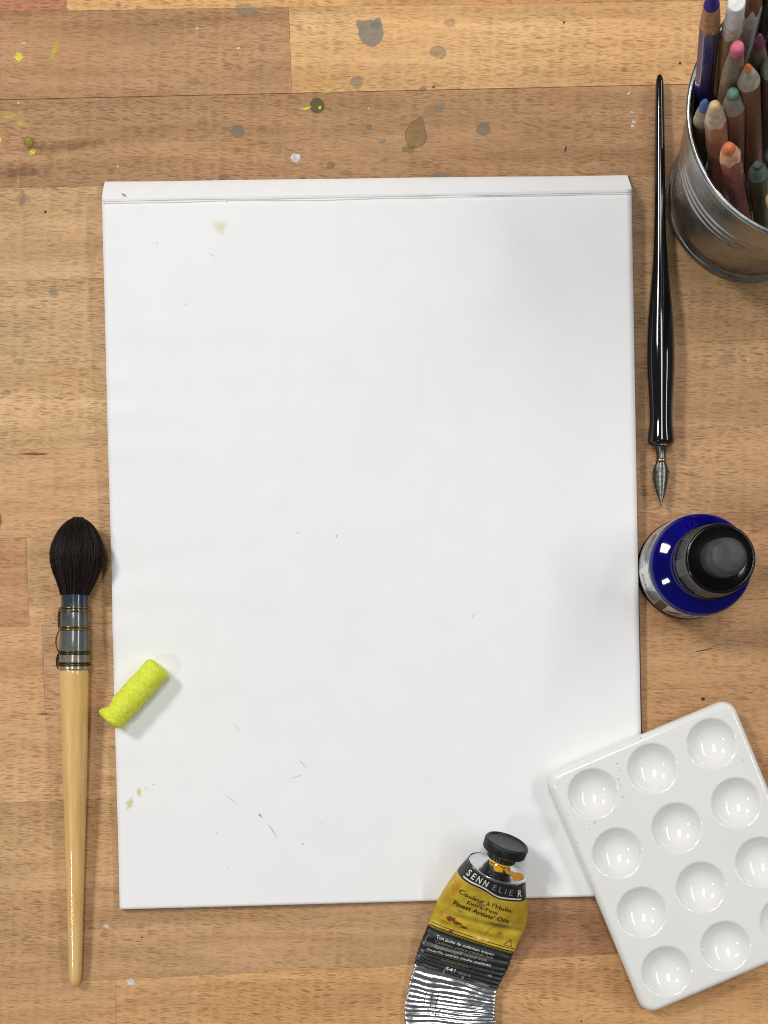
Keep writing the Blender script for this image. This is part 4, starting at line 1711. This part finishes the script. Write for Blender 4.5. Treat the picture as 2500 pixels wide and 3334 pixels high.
pencil('pencil with a bright pink rounded core', (2402, 148), 137, (2310, 610), 7.4, (120, 96, 74), (222, 100, 132), (128, 112, 92), conel=13, core_r=2.3, core_l=5.0, flat=.95)
pencil('grey pencil with a mauve pointed core', (2474, 112), 134, (2430, 555), 7.2, (96, 88, 76), (136, 70, 100), (110, 100, 88), conel=13, core_r=2.0, core_l=9, flat=.45)
pencil('brown pencil with pale cone and small bright orange tip', (2434, 212), 128, (2452, 655), 8.0, (128, 88, 68), (232, 124, 62), (164, 156, 138), hexa=False, conel=9.5, core_r=1.5, core_l=2.6, flat=.5)
pencil('stout pencil with grey green cone cut by the picture edge', (2518, 175), 128, (2480, 610), 8.2, (96, 84, 70), (120, 134, 124), (134, 142, 130), hexa=False, conel=10, core_r=1.5, core_l=2)
pencil('red brown pencil with a sea green core', (2386, 298), 116, (2400, 650), 8.0, (134, 96, 76), (98, 142, 124), (144, 138, 120), hexa=False, conel=10, core_r=2.2, core_l=3.0, flat=.85)
pencil('slim pencil with a blue core against the cup wall', (2296, 328), 104, (2252, 640), 7.0, (112, 94, 70), (64, 112, 174), (158, 146, 126), hexa=False, conel=10.5, core_r=2.1, core_l=6.5, flat=.6)
pencil('tan pencil with a cream coloured core', (2326, 336), 112, (2350, 760), 8.0, (176, 124, 96), (226, 190, 138), (182, 166, 142), hexa=True, conel=9.5, core_r=2.2, core_l=2.4, flat=.6, roughs=.35, coat=.5)
pencil('pink brown lacquered pencil with an orange core', (2370, 474), 108, (2432, 812), 8.0, (164, 100, 92), (220, 116, 70), (206, 156, 122), hexa=True, conel=6.5, core_r=2.5, core_l=3.2, flat=.6, roughs=.3, coat=.6)
pencil('olive pencil with a dark grey green hollow tip', (2466, 534), 92, (2478, 760), 7.6, (92, 84, 56), (70, 82, 80), (104, 120, 110), hexa=False, conel=8, core_r=1.8, core_l=2.0, flat=.8)
pencil('teal pencil partly hidden at the picture edge', (2524, 470), 100, (2540, 700), 7.6, (60, 116, 116), (50, 120, 124), (110, 140, 134), hexa=False)
pencil('pale green hexagonal pencil with a blunt pinkish end', (2526, 640), 92, (2530, 840), 7.8, (152, 164, 120), (204, 164, 128), (206, 168, 132), hexa=True, conel=3.0, core_r=2.6, core_l=.8, flat=.9)
# worn gold lettering on the black pencil: short strokes, no longer readable
tv = (Vector((0, CAMY, D)) - (B4 + d4 * 120)).normalized()
nrm = (tv - d4 * tv.dot(d4)).normalized()
sd = d4.cross(nrm)
for k in range(16):
    s = L4 - 42 - k * 2.6
    a = B4 + d4 * s + nrm * 3.45 - sd * (1.5 + .3 * (k % 3))
    b = a + sd * (1.2 + .4 * (k % 2)) + d4 * (.5 * ((k % 3) - 1))
    curve_tube('gold_stroke', [a, (a + b) / 2 + d4 * .3 * ((k % 2) - .5), b], .17, M['brass'], e4, 5)
